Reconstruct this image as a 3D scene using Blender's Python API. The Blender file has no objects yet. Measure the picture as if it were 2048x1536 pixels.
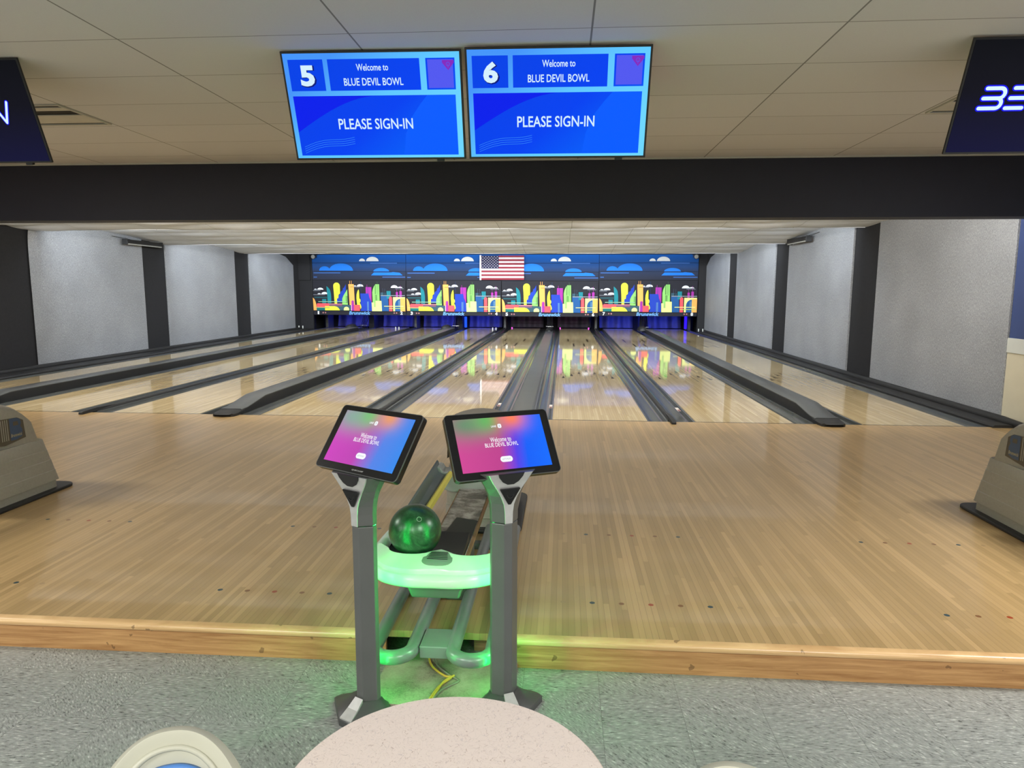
import bpy, bmesh, math, random
from mathutils import Matrix, Vector
random.seed(7)
S = bpy.context.scene
COL = S.collection
R = math.radians
PI = math.pi

# ------------------------------------------------------------------ camera
CAM = Vector((0.4728, -7.664, 1.4459)); FPX = 1391.593
YAW, PITCH, ROLL = 0.0727, 0.1355, 0.0029
fw = Vector((-math.sin(YAW)*math.cos(PITCH), math.cos(YAW)*math.cos(PITCH), -math.sin(PITCH)))
r0 = Vector((math.cos(YAW), math.sin(YAW), 0)); u0 = r0.cross(fw)
rt = math.cos(ROLL)*r0 + math.sin(ROLL)*u0; up = math.cos(ROLL)*u0 - math.sin(ROLL)*r0
cd = bpy.data.cameras.new('camera'); cam = bpy.data.objects.new('camera', cd); COL.objects.link(cam)
cam.matrix_world = Matrix(((rt.x, up.x, -fw.x, CAM.x), (rt.y, up.y, -fw.y, CAM.y), (rt.z, up.z, -fw.z, CAM.z), (0, 0, 0, 1)))
cd.sensor_fit = 'HORIZONTAL'; cd.sensor_width = 36; cd.lens = FPX/2048*36; cd.clip_start = .05; cd.clip_end = 100
S.camera = cam

# ------------------------------------------------------------------ world, exposure, room lights
wd = bpy.data.worlds.new('world'); S.world = wd; wd.use_nodes = True
wd.node_tree.nodes['Background'].inputs[0].default_value = (.5, .5, .55, 1); wd.node_tree.nodes['Background'].inputs[1].default_value = .02
vs = S.view_settings; vs.view_transform = 'Standard'; vs.look = 'None'; vs.exposure = 0; vs.gamma = 1; vs.use_curve_mapping = False

def area(name, loc, rot, sx, sy, w, col, spread=180):
    l = bpy.data.lights.new(name, 'AREA'); l.shape = 'RECTANGLE'; l.size = sx; l.size_y = sy; l.energy = w; l.color = col
    l.spread = R(spread)
    o = bpy.data.objects.new(name, l); COL.objects.link(o); o.location = loc; o.rotation_euler = rot
    return o
STRIP = (.88, .95, 1.0)
area('valance_tube_light', (-1.77, -.34, 2.45), (R(82), 0, 0), 12.8, .10, 470, (1, .97, .90))
area('valance_tube_light', (-1.77, 4.32, 2.60), (R(84), 0, 0), 12.8, .10, 440, STRIP)
area('valance_tube_light', (-1.77, 8.42, 2.60), (R(84), 0, 0), 12.8, .10, 440, STRIP)
area('valance_tube_light', (-1.77, 12.52, 2.60), (R(80), 0, 0), 12.8, .10, 350, STRIP)
WARM = (1.0, .99, .96)
for x, y, w in ((-5.2, -4.7, 135), (4.1, -4.9, 135), (-2.6, -8.9, 180), (2.9, -8.9, 180), (-.2, -10.4, 145), (-6.6, -8.9, 145)):
    area('ceiling_troffer_light', (x, y, 2.68), (0, 0, 0), 1.15, .55, w, WARM)
for i, (x, c, w) in enumerate(((-6.74, (.03, .05, 1), 40), (-3.37, (.03, .05, 1), 48), (0, (.45, .02, .35), 2.5), (3.38, (.03, .06, 1), 48))):
    area('pit_uv_light', (x, 18.25, .62), (R(35), 0, 0), 2.6, .08, w, c)

# ------------------------------------------------------------------ material helpers
def lin(c):
    return tuple(((v/255)/12.92 if v/255 <= .04045 else ((v/255+.055)/1.055)**2.4) for v in c[:3]) + (1,)
class NT:
    def __init__(s, name):
        s.m = bpy.data.materials.new(name); s.m.use_nodes = True; s.t = s.m.node_tree; s.n = s.t.nodes
        s.b = s.n['Principled BSDF']
    def put(s, sock, v):
        if hasattr(v, 'is_linked'): s.t.links.new(v, sock)
        elif isinstance(v, (tuple, list)): sock.default_value = v
        else: sock.default_value = v
    def f(s, op, a, b=None, c=None):
        n = s.n.new('ShaderNodeMath'); n.operation = op
        for i, v in enumerate((a, b, c)):
            if v is not None: s.put(n.inputs[i], v)
        return n.outputs[0]
    def obj(s):
        n = s.n.new('ShaderNodeTexCoord'); q = s.n.new('ShaderNodeSeparateXYZ'); s.t.links.new(n.outputs['Object'], q.inputs[0])
        return n.outputs['Object'], q.outputs[0], q.outputs[1], q.outputs[2]
    def xyz(s, x=0., y=0., z=0.):
        n = s.n.new('ShaderNodeCombineXYZ')
        for i, v in enumerate((x, y, z)): s.put(n.inputs[i], v)
        return n.outputs[0]
    def white(s, v):
        n = s.n.new('ShaderNodeTexWhiteNoise'); n.noise_dimensions = '3D'; s.t.links.new(v, n.inputs[0]); return n.outputs[0]
    def noise(s, v, scale, detail=3, rough=.5, dist=0):
        n = s.n.new('ShaderNodeTexNoise'); s.t.links.new(v, n.inputs['Vector']); n.inputs['Scale'].default_value = scale
        n.inputs['Detail'].default_value = detail; n.inputs['Roughness'].default_value = rough; n.inputs['Distortion'].default_value = dist
        return n.outputs[0]
    def ramp(s, v, stops, mode='LINEAR'):
        n = s.n.new('ShaderNodeValToRGB'); n.color_ramp.interpolation = mode; e = n.color_ramp.elements
        while len(e) < len(stops): e.new(.5)
        for el, (p, c) in zip(e, stops): el.position = p; el.color = c if len(c) == 4 else lin(c)
        s.put(n.inputs[0], v); return n.outputs[0]
    def mix(s, f, a, b, mode='MIX'):
        n = s.n.new('ShaderNodeMix'); n.data_type = 'RGBA'; n.blend_type = mode; n.clamp_factor = True
        s.put(n.inputs[0], f); s.put(n.inputs[6], a); s.put(n.inputs[7], b); return n.outputs[2]
    def bump(s, h, strength=.3, dist=.01):
        n = s.n.new('ShaderNodeBump'); n.inputs['Strength'].default_value = strength; n.inputs['Distance'].default_value = dist
        s.put(n.inputs['Height'], h); s.t.links.new(n.outputs[0], s.b.inputs['Normal'])
    def base(s, c, rough=.5, metal=0, spec=.5, coat=0, coat_r=.05):
        s.put(s.b.inputs['Base Color'], c); s.put(s.b.inputs['Roughness'], rough); s.put(s.b.inputs['Metallic'], metal)
        s.put(s.b.inputs['Specular IOR Level'], spec); s.put(s.b.inputs['Coat Weight'], coat); s.b.inputs['Coat Roughness'].default_value = coat_r
        return s.m
    def near(s, v, c, w):      # 1 where |v-c| < w
        return s.f('LESS_THAN', s.f('ABSOLUTE', s.f('SUBTRACT', v, c)), w)

def plain(name, c, rough=.5, metal=0, spec=.5, var=.06, vscale=6, coat=0):
    t = NT(name); o, x, y, z = t.obj(); n = t.noise(o, vscale, 4)
    l = lin(c); a = tuple(v*(1-var) for v in l[:3])+(1,); b = tuple(min(1, v*(1+var)) for v in l[:3])+(1,)
    return t.base(t.ramp(n, [(.3, a), (.7, b)]), rough, metal, spec, coat)
def glow(name, c, strength=1.0, base=(5, 5, 8), rough=.25):
    t = NT(name); t.base(lin(base), rough, spec=.1); t.put(t.b.inputs['Emission Color'], lin(c)); t.b.inputs['Emission Strength'].default_value = strength
    return t.m

M = {}
M['black'] = plain('black plastic', (26, 26, 28), .45)
M['blackgloss'] = plain('gloss black', (16, 16, 18), .16)
M['rubber'] = plain('black rubber', (30, 30, 31), .55)
M['charcoal'] = plain('charcoal fabric', (46, 46, 48), .95, spec=.1, vscale=30)
M['pit'] = plain('pit black', (26, 26, 30), .8)
M['gutter'] = plain('gutter plastic', (72, 75, 74), .17, spec=.5, vscale=3, var=.12)
M['cover'] = plain('cover plastic', (72, 74, 74), .35, vscale=2, var=.12)
M['coverside'] = plain('cover side', (30, 31, 32), .5)
M['grey'] = plain('grey powder coat', (98, 100, 98), .38, .25)
M['greydark'] = plain('dark grey plastic', (72, 73, 72), .42)
M['greylight'] = plain('light grey plastic', (150, 151, 148), .4)
M['greymid'] = plain('mid grey plastic', (118, 124, 118), .4)
M['taupe'] = plain('taupe plastic', (152, 145, 134), .5, vscale=60, var=.05)
M['yellow'] = plain('yellow strip', (225, 205, 90), .35)
M['trackgrey'] = plain('track grey', (92, 100, 104), .3)
M['alu'] = plain('brushed aluminium', (214, 214, 212), .36, .7, vscale=40)
M['chrome'] = plain('chrome', (200, 200, 198), .18, 1)
M['steel'] = plain('painted steel tube', (118, 122, 122), .3, .1, vscale=8, var=.1)
M['white'] = plain('white plastic', (204, 207, 202), .25, vscale=10, var=.03)
M['cream'] = plain('cream plastic', (182, 181, 163), .45, var=.03)
M['bluepad'] = plain('blue vinyl', (74, 124, 190), .5)
M['bluewall'] = plain('blue wall paint', (50, 66, 112), .6, var=.03)
M['rail'] = plain('grey rail paint', (190, 192, 186), .5, var=.03)
M['creamwall'] = plain('cream wall paint', (196, 188, 164), .6, var=.03)
M['beige'] = plain('beige wall paint', (190, 182, 165), .7, var=.04)
M['navybeam'] = plain('beam paint', (33, 35, 50), .6, var=.05)

SILV = None
def silver():
    t = NT('silver woven fabric'); o, x, y, z = t.obj()
    v = t.xyz(t.f('MULTIPLY', x, 110), t.f('MULTIPLY', y, 110), t.f('MULTIPLY', z, 22)); n = t.noise(v, 1.6, 4, .7)
    v2 = t.xyz(t.f('MULTIPLY', x, 130), t.f('MULTIPLY', y, 130), t.f('MULTIPLY', z, 40)); n2 = t.noise(v2, 1.5, 2, .7)
    big = t.noise(o, 1.3, 2)
    f = t.f('ADD', t.f('MULTIPLY', n, .55), t.f('MULTIPLY', n2, .45)); f = t.f('ADD', f, t.f('MULTIPLY', t.f('SUBTRACT', big, .5), .12))
    c = t.ramp(f, [(.32, (108, 110, 114)), (.5, (146, 148, 152)), (.68, (194, 197, 202))])
    t.bump(n, .25, .004)
    return t.base(c, .55, .25, .5)
M['silver'] = silver()

def tile_ceiling(name, c, sx=-1.805, sy=-1.03, px=1.2, py=.61, w=.006, dark=.35):
    t = NT(name); o, x, y, z = t.obj()
    fx = t.f('ABSOLUTE', t.f('SUBTRACT', t.f('PINGPONG', t.f('SUBTRACT', x, sx), px/2), 0)); fy = t.f('PINGPONG', t.f('SUBTRACT', y, sy), py/2)
    line = t.f('MAXIMUM', t.f('LESS_THAN', fx, w*.8), t.f('LESS_THAN', fy, w*.55))
    cell = t.white(t.xyz(t.f('FLOOR', t.f('DIVIDE', t.f('SUBTRACT', x, sx), px)), t.f('FLOOR', t.f('DIVIDE', t.f('SUBTRACT', y, sy), py)), 0.))
    sp = t.noise(o, 160, 3, .7)
    l = lin(c); a = tuple(v*.9 for v in l[:3])+(1,); b = tuple(min(1, v*1.08) for v in l[:3])+(1,)
    c1 = t.mix(t.f('ADD', t.f('MULTIPLY', cell, .45), t.f('MULTIPLY', sp, .6)), a, b)
    c2 = t.mix(t.f('MULTIPLY', line, 1-dark), c1, lin((40, 36, 30)))
    t.bump(sp, .12, .003)
    return t.base(c2, .9, spec=.2)
M['ceil'] = tile_ceiling('acoustic ceiling tile', (210, 211, 216))
M['ceil2'] = tile_ceiling('lane ceiling tile', (216, 219, 225), sy=0, dark=.55)

def wood(name, lo, hi, seam, rough, coat, lane=False, seamw=.0011, blen=1.1, pitch=3.375):
    t = NT(name); o, x, y, z = t.obj(); bw = .02703
    bx = t.f('FLOOR', t.f('DIVIDE', x, bw)); r1 = t.white(t.xyz(bx, 3.7, 0.))
    by = t.f('FLOOR', t.f('DIVIDE', t.f('ADD', y, t.f('MULTIPLY', r1, 9)), blen)); r2 = t.white(t.xyz(bx, by, 1.))
    gr = t.noise(t.xyz(t.f('MULTIPLY', x, 90), t.f('MULTIPLY', y, 2.2), t.f('MULTIPLY', r2, 40)), 1, 4, .65)
    big = t.noise(t.xyz(t.f('MULTIPLY', x, 1.2), t.f('MULTIPLY', y, .35), 0.), 1, 2)
    f = t.f('ADD', t.f('ADD', t.f('MULTIPLY', r2, .5), t.f('MULTIPLY', gr, .35)), t.f('MULTIPLY', big, .25))
    c = t.ramp(f, [(.15, lo), (.6, tuple((a+b)/2 for a, b in zip(lo, hi))), (.95, hi)])
    fx = t.f('PINGPONG', x, bw/2)
    sl = t.f('MULTIPLY', t.f('LESS_THAN', fx, seamw), t.f('ADD', .35, t.f('MULTIPLY', r1, .65)))
    c = t.mix(t.f('MULTIPLY', sl, .55 if not lane else .5), c, lin(seam))
    bw5 = bw*5
    if lane:
        k = t.f('ROUND', t.f('DIVIDE', x, bw5)); du = t.f('ABSOLUTE', t.f('SUBTRACT', x, t.f('MULTIPLY', k, bw5))); ak = t.f('ABSOLUTE', k)
        dy = t.f('SUBTRACT', y, t.f('SUBTRACT', 4.62, t.f('MULTIPLY', ak, .30)))
        arrow = t.f('MULTIPLY', t.f('MULTIPLY', t.f('GREATER_THAN', dy, 0.), t.f('LESS_THAN', dy, .28)), t.f('LESS_THAN', du, t.f('MULTIPLY', t.f('SUBTRACT', .30, dy), .085)))
        arrow = t.f('MULTIPLY', arrow, t.f('LESS_THAN', ak, 3.5))
        far = t.f('MULTIPLY', t.near(t.f('ABSOLUTE', x), .27, .020), t.near(y, 12.3, .5))
        far2 = t.f('MULTIPLY', t.near(t.f('ABSOLUTE', x), .135, .020), t.near(y, 10.6, .5))
        mk = t.f('MAXIMUM', arrow, t.f('MAXIMUM', far, far2))
        c = t.mix(t.f('MULTIPLY', mk, .92), c, lin((48, 34, 24)))
        c = t.mix(t.f('MULTIPLY', t.f('GREATER_THAN', y, 17.45), .6), c, lin((222, 200, 160)))
        c = t.mix(t.near(y, .012, .012), c, lin((70, 52, 36)))
    else:
        xs = t.f('SUBTRACT', t.f('ABSOLUTE', t.f('SUBTRACT', t.f('MODULO', t.f('ADD', x, pitch*8.5), pitch), pitch/2)), .8954)
        k = t.f('ROUND', t.f('DIVIDE', xs, bw5)); du = t.f('SUBTRACT', xs, t.f('MULTIPLY', k, bw5)); ak = t.f('ABSOLUTE', k)
        dy = t.f('MINIMUM', t.f('ABSOLUTE', t.f('ADD', y, 3.658)), t.f('ABSOLUTE', t.f('ADD', y, 4.572)))
        d = t.f('SQRT', t.f('ADD', t.f('MULTIPLY', du, du), t.f('MULTIPLY', dy, dy)))
        dot = t.f('MULTIPLY', t.f('LESS_THAN', d, .0125), t.f('LESS_THAN', ak, 3.4))
        dc = t.ramp(t.f('DIVIDE', ak, 4.), [(0, (150, 62, 30)), (.13, (120, 78, 40)), (.38, (40, 66, 72)), (.63, (160, 132, 92))], 'CONSTANT')
        c = t.mix(dot, c, dc)
    return t.base(c, rough, 0, .5, coat, .05)
M['lane'] = wood('lane maple', (172, 150, 110), (206, 188, 149), (96, 70, 44), .045, 0, True)
M['approach'] = wood('approach maple', (155, 128, 84), (194, 161, 113), (84, 58, 30), .32, .25, seamw=.0009)

def woodplain(name, lo, hi, rough=.4):
    t = NT(name); o, x, y, z = t.obj()
    n = t.noise(t.xyz(t.f('MULTIPLY', x, 3), t.f('MULTIPLY', y, 3), t.f('MULTIPLY', z, 60)), 1, 5, .65, .6)
    sp = t.noise(o, 14, 3)
    c = t.ramp(n, [(.3, lo), (.7, hi)]); c = t.mix(t.f('MULTIPLY', t.f('LESS_THAN', sp, .31), .5), c, lin((60, 38, 22)))
    return t.base(c, rough)
M['riser'] = woodplain('riser wood', (150, 106, 62), (196, 152, 100))
M['nosing'] = woodplain('nosing wood', (186, 146, 98), (220, 184, 134), .3)
M['brown'] = woodplain('raw lumber', (120, 88, 62), (160, 124, 90), .7)

def vct():
    t = NT('vinyl composition tile'); o, x, y, z = t.obj(); s = .305; x0 = -.28; y0 = -5.09
    ix = t.f('FLOOR', t.f('DIVIDE', t.f('SUBTRACT', x, x0), s)); iy = t.f('FLOOR', t.f('DIVIDE', t.f('SUBTRACT', y, y0), s))
    chk = t.f('FLOORED_MODULO', t.f('ADD', ix, iy), 2.)
    tone = t.white(t.xyz(ix, iy, 0.))
    a1 = t.xyz(t.f('MULTIPLY', x, 40), t.f('MULTIPLY', y, 150), t.f('MULTIPLY', tone, 30)); a2 = t.xyz(t.f('MULTIPLY', t.f('ADD', x, y), 120), t.f('MULTIPLY', t.f('SUBTRACT', x, y), 36), t.f('MULTIPLY', tone, 30))
    mx = t.n.new('ShaderNodeMix'); mx.data_type = 'VECTOR'; t.put(mx.inputs[0], chk); t.put(mx.inputs[4], a1); t.put(mx.inputs[5], a2)
    n = t.noise(mx.outputs[1], 1, 3, .6)
    c = t.ramp(n, [(.30, (74, 76, 74)), (.40, (132, 135, 131)), (.60, (152, 155, 150)), (.72, (196, 198, 192))])
    c = t.mix(t.f('MULTIPLY', tone, .15), c, lin((120, 124, 120)))
    ln = t.f('MAXIMUM', t.f('LESS_THAN', t.f('PINGPONG', t.f('SUBTRACT', x, x0), s/2), .0009), t.f('LESS_THAN', t.f('PINGPONG', t.f('SUBTRACT', y, y0), s/2), .0007))
    c = t.mix(t.f('MULTIPLY', ln, .5), c, lin((60, 62, 60)))
    return t.base(c, .34, spec=.4)
M['vct'] = vct()

def laminate():
    t = NT('speckled laminate'); o, x, y, z = t.obj()
    d1 = t.noise(o, 34, 1, .5, 2.2); d2 = t.noise(t.xyz(t.f('ADD', x, 7.), y, 3.), 34, 1, .5, 2.2)
    m1 = t.near(d1, .5, .0065); m2 = t.near(d2, .48, .006)
    c = t.mix(t.f('MULTIPLY', m1, .6), lin((218, 204, 192)), lin((156, 134, 120)))
    c = t.mix(t.f('MULTIPLY', m2, .4), c, lin((150, 140, 146)))
    return t.base(c, .4)
M['laminate'] = laminate()

def worn():
    t = NT('worn grey laminate'); o, x, y, z = t.obj(); n = t.noise(o, 9, 5, .6, .8); n2 = t.noise(o, 60, 4, .7)
    c = t.ramp(t.f('ADD', n, t.f('MULTIPLY', n2, .25)), [(.45, (78, 72, 66)), (.6, (120, 112, 104)), (.75, (168, 160, 152))])
    return t.base(c, .6)
M['worn'] = worn()
def plyw():
    t = NT('dirty plywood'); o, x, y, z = t.obj(); n = t.noise(o, 5, 4, .6); n2 = t.noise(o, 140, 3, .8)
    c = t.ramp(t.f('ADD', t.f('MULTIPLY', n, .8), t.f('MULTIPLY', n2, .35)), [(.36, (92, 82, 70)), (.56, (158, 146, 128)), (.75, (180, 168, 148))])
    return t.base(c, .75)
M['ply'] = plyw()
def ballmat():
    t = NT('dark pearl resin'); o, x, y, z = t.obj(); n = t.noise(o, 14, 6, .7, 1.8); n2 = t.noise(o, 4, 3)
    c = t.ramp(t.f('ADD', t.f('MULTIPLY', n, .7), t.f('MULTIPLY', n2, .3)), [(.35, (14, 30, 22)), (.5, (32, 62, 44)), (.68, (66, 100, 76))])
    return t.base(c, .32, .3, .5, .35, .3)
M['ball'] = ballmat()

# ------------------------------------------------------------------ mesh helpers
class MB:
    def __init__(s): s.v = []; s.f = []; s.fm = []
    def add(s, vs, fs, m=0):
        b = len(s.v); s.v += [tuple(v) for v in vs]
        for f in fs: s.f.append([b+i for i in f]); s.fm.append(m)
        return s
    def box(s, x0, x1, y0, y1, z0, z1, m=0):
        return s.add([(x0,y0,z0),(x1,y0,z0),(x1,y1,z0),(x0,y1,z0),(x0,y0,z1),(x1,y0,z1),(x1,y1,z1),(x0,y1,z1)],
                     [(3,2,1,0),(4,5,6,7),(0,1,5,4),(1,2,6,5),(2,3,7,6),(3,0,4,7)], m)
    def prism(s, pts, ax, a, b, m=0):
        n = len(pts)
        def P(p, h): return {'x': (h, p[0], p[1]), 'y': (p[0], h, p[1]), 'z': (p[0], p[1], h)}[ax]
        return s.add([P(p, a) for p in pts]+[P(p, b) for p in pts], [tuple(range(n))[::-1], tuple(range(n, 2*n))]+[(i, (i+1) % n, n+(i+1) % n, n+i) for i in range(n)], m)
    def loft(s, rings, m=0, cap=True, closed=True):
        n = len(rings[0]); vs = [p for r in rings for p in r]; fs = []
        for k in range(len(rings)-1):
            for i in range(n if closed else n-1): fs.append((k*n+i, k*n+(i+1) % n, (k+1)*n+(i+1) % n, (k+1)*n+i))
        if cap: fs += [tuple(range(n))[::-1], tuple((len(rings)-1)*n+i for i in range(n))]
        return s.add(vs, fs, m)
    def tube(s, path, r, n=12, m=0, cap=True):
        P = [Vector(p) for p in path]; rings = []; prev = None
        for i, p in enumerate(P):
            d = (P[min(i+1, len(P)-1)]-P[max(i-1, 0)]).normalized()
            a = prev if prev is not None else (Vector((0, 0, 1)) if abs(d.z) < .9 else Vector((1, 0, 0)))
            a = (a-d*a.dot(d)).normalized(); b = d.cross(a); prev = a
            rr = r[i] if isinstance(r, (list, tuple)) else r
            rings.append([tuple(p+a*math.cos(2*PI*k/n)*rr+b*math.sin(2*PI*k/n)*rr) for k in range(n)])
        return s.loft(rings, m, cap)
    def lathe(s, prof, c=(0, 0, 0), n=32, m=0):
        return s.loft([[(c[0]+r*math.cos(2*PI*k/n), c[1]+r*math.sin(2*PI*k/n), c[2]+z) for k in range(n)] for r, z in prof], m)
    def grid(s, fn, nu, nv, m=0):
        vs = [fn(i/nu, j/nv) for j in range(nv+1) for i in range(nu+1)]
        return s.add(vs, [(j*(nu+1)+i, j*(nu+1)+i+1, (j+1)*(nu+1)+i+1, (j+1)*(nu+1)+i) for j in range(nv) for i in range(nu)], m)
    def xf(s, mat):
        s.v = [tuple(mat @ Vector(v)) for v in s.v]; return s

def rrect(w, h, r, n=5):      # rounded rectangle outline
    o = []
    for cx, cy, a0 in ((w/2-r, h/2-r, 0), (-w/2+r, h/2-r, 90), (-w/2+r, -h/2+r, 180), (w/2-r, -h/2+r, 270)):
        for k in range(n+1): a = R(a0+90*k/n); o.append((cx+r*math.cos(a), cy+r*math.sin(a)))
    return o
def dome(cx, y0, w, h, n=14):  # half ellipse, flat base
    return [(cx+w*math.cos(PI*k/n), y0+h*math.sin(PI*k/n)) for k in range(n+1)]

def obj(name, mb, mats, parent=None, local=False, smooth=None, bevel=0, solid=0, fixn=True):
    me = bpy.data.meshes.new(name); me.from_pydata(mb.v, [], mb.f)
    mats = mats if isinstance(mats, (list, tuple)) else [mats]
    for m in mats: me.materials.append(M[m] if isinstance(m, str) else m)
    me.polygons.foreach_set('material_index', mb.fm)
    if fixn:
        bm = bmesh.new(); bm.from_mesh(me); bmesh.ops.recalc_face_normals(bm, faces=bm.faces); bm.to_mesh(me); bm.free()
    o = bpy.data.objects.new(name, me); COL.objects.link(o)
    if parent is not None:
        o.parent = parent
        if not local:
            off = Vector(parent.get('_o', (0, 0, 0)))
            for v in me.vertices: v.co -= off
    if bevel:
        b = o.modifiers.new('bevel', 'BEVEL'); b.width = bevel; b.segments = 2; b.limit_method = 'ANGLE'; b.angle_limit = R(40)
    if smooth:
        me.polygons.foreach_set('use_smooth', [True]*len(me.polygons)); me.set_sharp_from_angle(angle=R(smooth))
    return o
def tag(o, label, cat, group=None, kind=None):
    o['label'] = label; o['category'] = cat
    if group: o['group'] = group
    if kind: o['kind'] = kind
    return o
def thing(name, label, cat, loc=(0, 0, 0), rot=(0, 0, 0), group=None):
    o = bpy.data.objects.new(name, None); COL.objects.link(o); o.location = loc; o.rotation_euler = rot; o['_o'] = tuple(loc); o.empty_display_size = .1
    return tag(o, label, cat, group)
def struct(name, mb, mats, **k):
    o = obj(name, mb, mats, **k); o['kind'] = 'structure'; return o
def copy_tree(o, parent=None):
    c = o.copy(); COL.objects.link(c)
    if parent is not None: c.parent = parent
    for ch in list(o.children): copy_tree(ch, c)
    return c
def text(s, w, h, cx, cz, y=0., bold=0, shear=0, depth=.0006):   # MB in the local x-z plane, facing -y, fitted to w x h
    cu = bpy.data.curves.new('t', 'FONT'); cu.body = s; cu.offset = bold; cu.shear = shear; cu.extrude = 0; cu.resolution_u = 3
    t = bpy.data.objects.new('t', cu); COL.objects.link(t); bpy.context.view_layer.update()
    me = bpy.data.meshes.new_from_object(t.evaluated_get(bpy.context.evaluated_depsgraph_get()))
    xs = [v.co.x for v in me.vertices]; ys = [v.co.y for v in me.vertices]
    x0, x1, y0, y1 = min(xs), max(xs), min(ys), max(ys); mb = MB()
    mb.add([(cx+((v.co.x-x0)/(x1-x0)-.5)*w, y, cz+((v.co.y-y0)/(y1-y0)-.5)*h) for v in me.vertices], [tuple(p.vertices) for p in me.polygons])
    bpy.data.objects.remove(t); bpy.data.curves.remove(cu); bpy.data.meshes.remove(me)
    return mb
def T(o): del o['_o']

# ------------------------------------------------------------------ room shell
XL, XR, W, DN, DW = -8.87, 5.33, 1.0541, .5268, .7366
P = 2*W+DN+DW; YS = -4.923; ZF = -.135; ZC = 2.6985; YM = 16.75
LX = {}
for k, c in ((1, -2*P), (3, -P), (5, 0.), (7, P)):
    LX[k] = c-DW/2-W; LX[k+1] = c+DW/2

struct('floor', MB().box(XL, XR, -12.5, -4.3, ZF-.05, ZF), 'vct')
ap = MB().box(XL, XR, YS+.02, -.004, -.030, 0)
struct('floor_approach', ap, 'approach')
struct('floor_subfloor', MB().box(XL, XR, -4.30, 19.6, ZF-.12, ZF-.06), 'pit')
for x0, x1 in ((XL, -.262), (.255, XR)):
    struct('trim_step', MB().box(x0, x1, YS-.002, YS+.018, ZF, -.022), 'riser')
    struct('trim_nosing', MB().prism([(YS-.018, -.024), (YS-.022, -.012), (YS-.016, -.001), (YS-.006, .004), (YS+.020, .0045), (YS+.020, -.024)], 'x', x0, x1), 'nosing', smooth=50)
struct('trim_cavity_shade', MB().box(-.55, .55, -4.36, -4.31, ZF, -.03), 'pit')  # black board, the cavity's shade is put into its colour
struct('ceiling', MB().box(XL, XR, -12.5, -.40, ZC, ZC+.05), 'ceil')
struct('beam', MB().box(XL, XR, -.66, -.40, 2.135, ZC), 'navybeam')
struct('trim_beam', MB().box(XL, XR, -.678, -.66, ZC-.012, ZC), 'rail')
struct('wall_back', MB().box(XL-.1, XR+.1, -12.6, -12.5, ZF, 2.9), 'beige')
struct('wall_far', MB().box(XL-.1, XR+.1, 19.5, 19.6, ZF-.2, 2.9), 'pit')
struct('wall_left', MB().box(XL-.12, XL-.02, -12.5, 19.6, ZF-.2, 3.0), 'charcoal')
struct('wall_right', MB().box(XR+.02, XR+.12, -12.5, 19.6, ZF-.2, 3.0), 'charcoal')
struct('wall_right_upper', MB().box(XR+.001, XR+.02, -12.5, .30, .93, ZC), 'bluewall')
struct('trim_chair_rail', MB().box(XR-.012, XR+.02, -12.5, .31, .775, .935), 'rail', bevel=.004)
struct('wall_right_lower', MB().box(XR+.001, XR+.02, -12.5, .31, ZF, .775), 'creamwall')

# lane ceilings: three saw-tooth bays of sagging tiles, then a flat dark-backed one over the pit
for i, (ya, yb) in enumerate(((-.40, 4.22), (4.22, 8.32), (8.32, 12.42))):
    za, zb = 2.725, 2.452
    ny = int(round((yb-ya)/.0763))
    def fn(u, v, ya=ya, yb=yb, za=za, zb=zb, i=i):
        x = XL-.02+(XR-XL+.04)*u; y = ya+(yb-ya)*v; d = yb-y
        sag = abs(math.sin(PI*d/.61))*(.052 if i == 0 else .022)*(.7+.5*math.sin(x*2.1+math.floor(d/.61)*1.7+i))
        cx = abs(math.sin(PI*(x+1.805)/1.2)); sag *= .35+.65*cx
        return (x, y, za+(zb-za)*v-sag+.006)
    struct('ceiling', MB().grid(fn, 96, ny), 'ceil2', smooth=60, fixn=False)
    struct('trim_valance', MB().box(XL, XR, yb-.006, yb+.012, zb-.004, 2.75), 'ceil2')
struct('ceiling', MB().box(XL, XR, 12.43, 19.5, 2.76, 2.80), 'ceil2')
struct('ceiling_void', MB().box(XL, XR, -.4, 12.43, 2.84, 2.88), 'pit')

# side walls: silver fabric bays between charcoal strips
def bay(side, y0, y1, chamfer=False, wrinkle=False):
    x = XR if side > 0 else XL; s = -side
    if wrinkle:
        mb = MB()
        def fn(u, v):
            y = y0+(y1-y0)*u; z = .02+2.66*v; d = 0
            for (a, b, w, h) in (((0., 1.02), (.33, .35), .045, .034), ((.0, 1.0), (.20, .25), .035, .026), ((.02, 1.0), (.62, .55), .06, .022)):
                ax, ay, bx, by = a[0], a[1], b[0], b[1]; L = math.hypot(bx-ax, by-ay)
                t = ((u-ax)*(bx-ax)+(v-ay)*(by-ay))/L; n = ((u-ax)*(by-ay)-(v-ay)*(bx-ax))/L
                d += h*math.exp(-(n/w)**2)*max(0, min(1, 1.15-t/L))*(1 if t > 0 else 0)
            return (x+s*(.012+d), y, z)
        mb.grid(fn, 70, 70)
        return struct('wall_panel', mb, 'silver', smooth=60)
    pts = [(y0, .02), (y1, .02), (y1, 2.72), (y0, 2.72)]
    if chamfer: pts = [(y0, .02), (y1, .02), (y1, 2.24), (y1-.62, 2.50), (y1-1.5, 2.62), (y1-1.5, 2.72), (y0, 2.72)]
    return struct('wall_panel', MB().prism(pts, 'x', x-.018, x+.018), 'silver', bevel=.004)
bay(1, .31, 3.63); bay(1, 4.60, 7.98); bay(1, 8.95, 12.52); bay(1, 13.46, 16.70, True)
bay(-1, 4.04, 7.38, wrinkle=True); bay(-1, 8.29, 11.76); bay(-1, 12.68, 16.10, True); bay(-1, -.35, 3.12)

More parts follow.
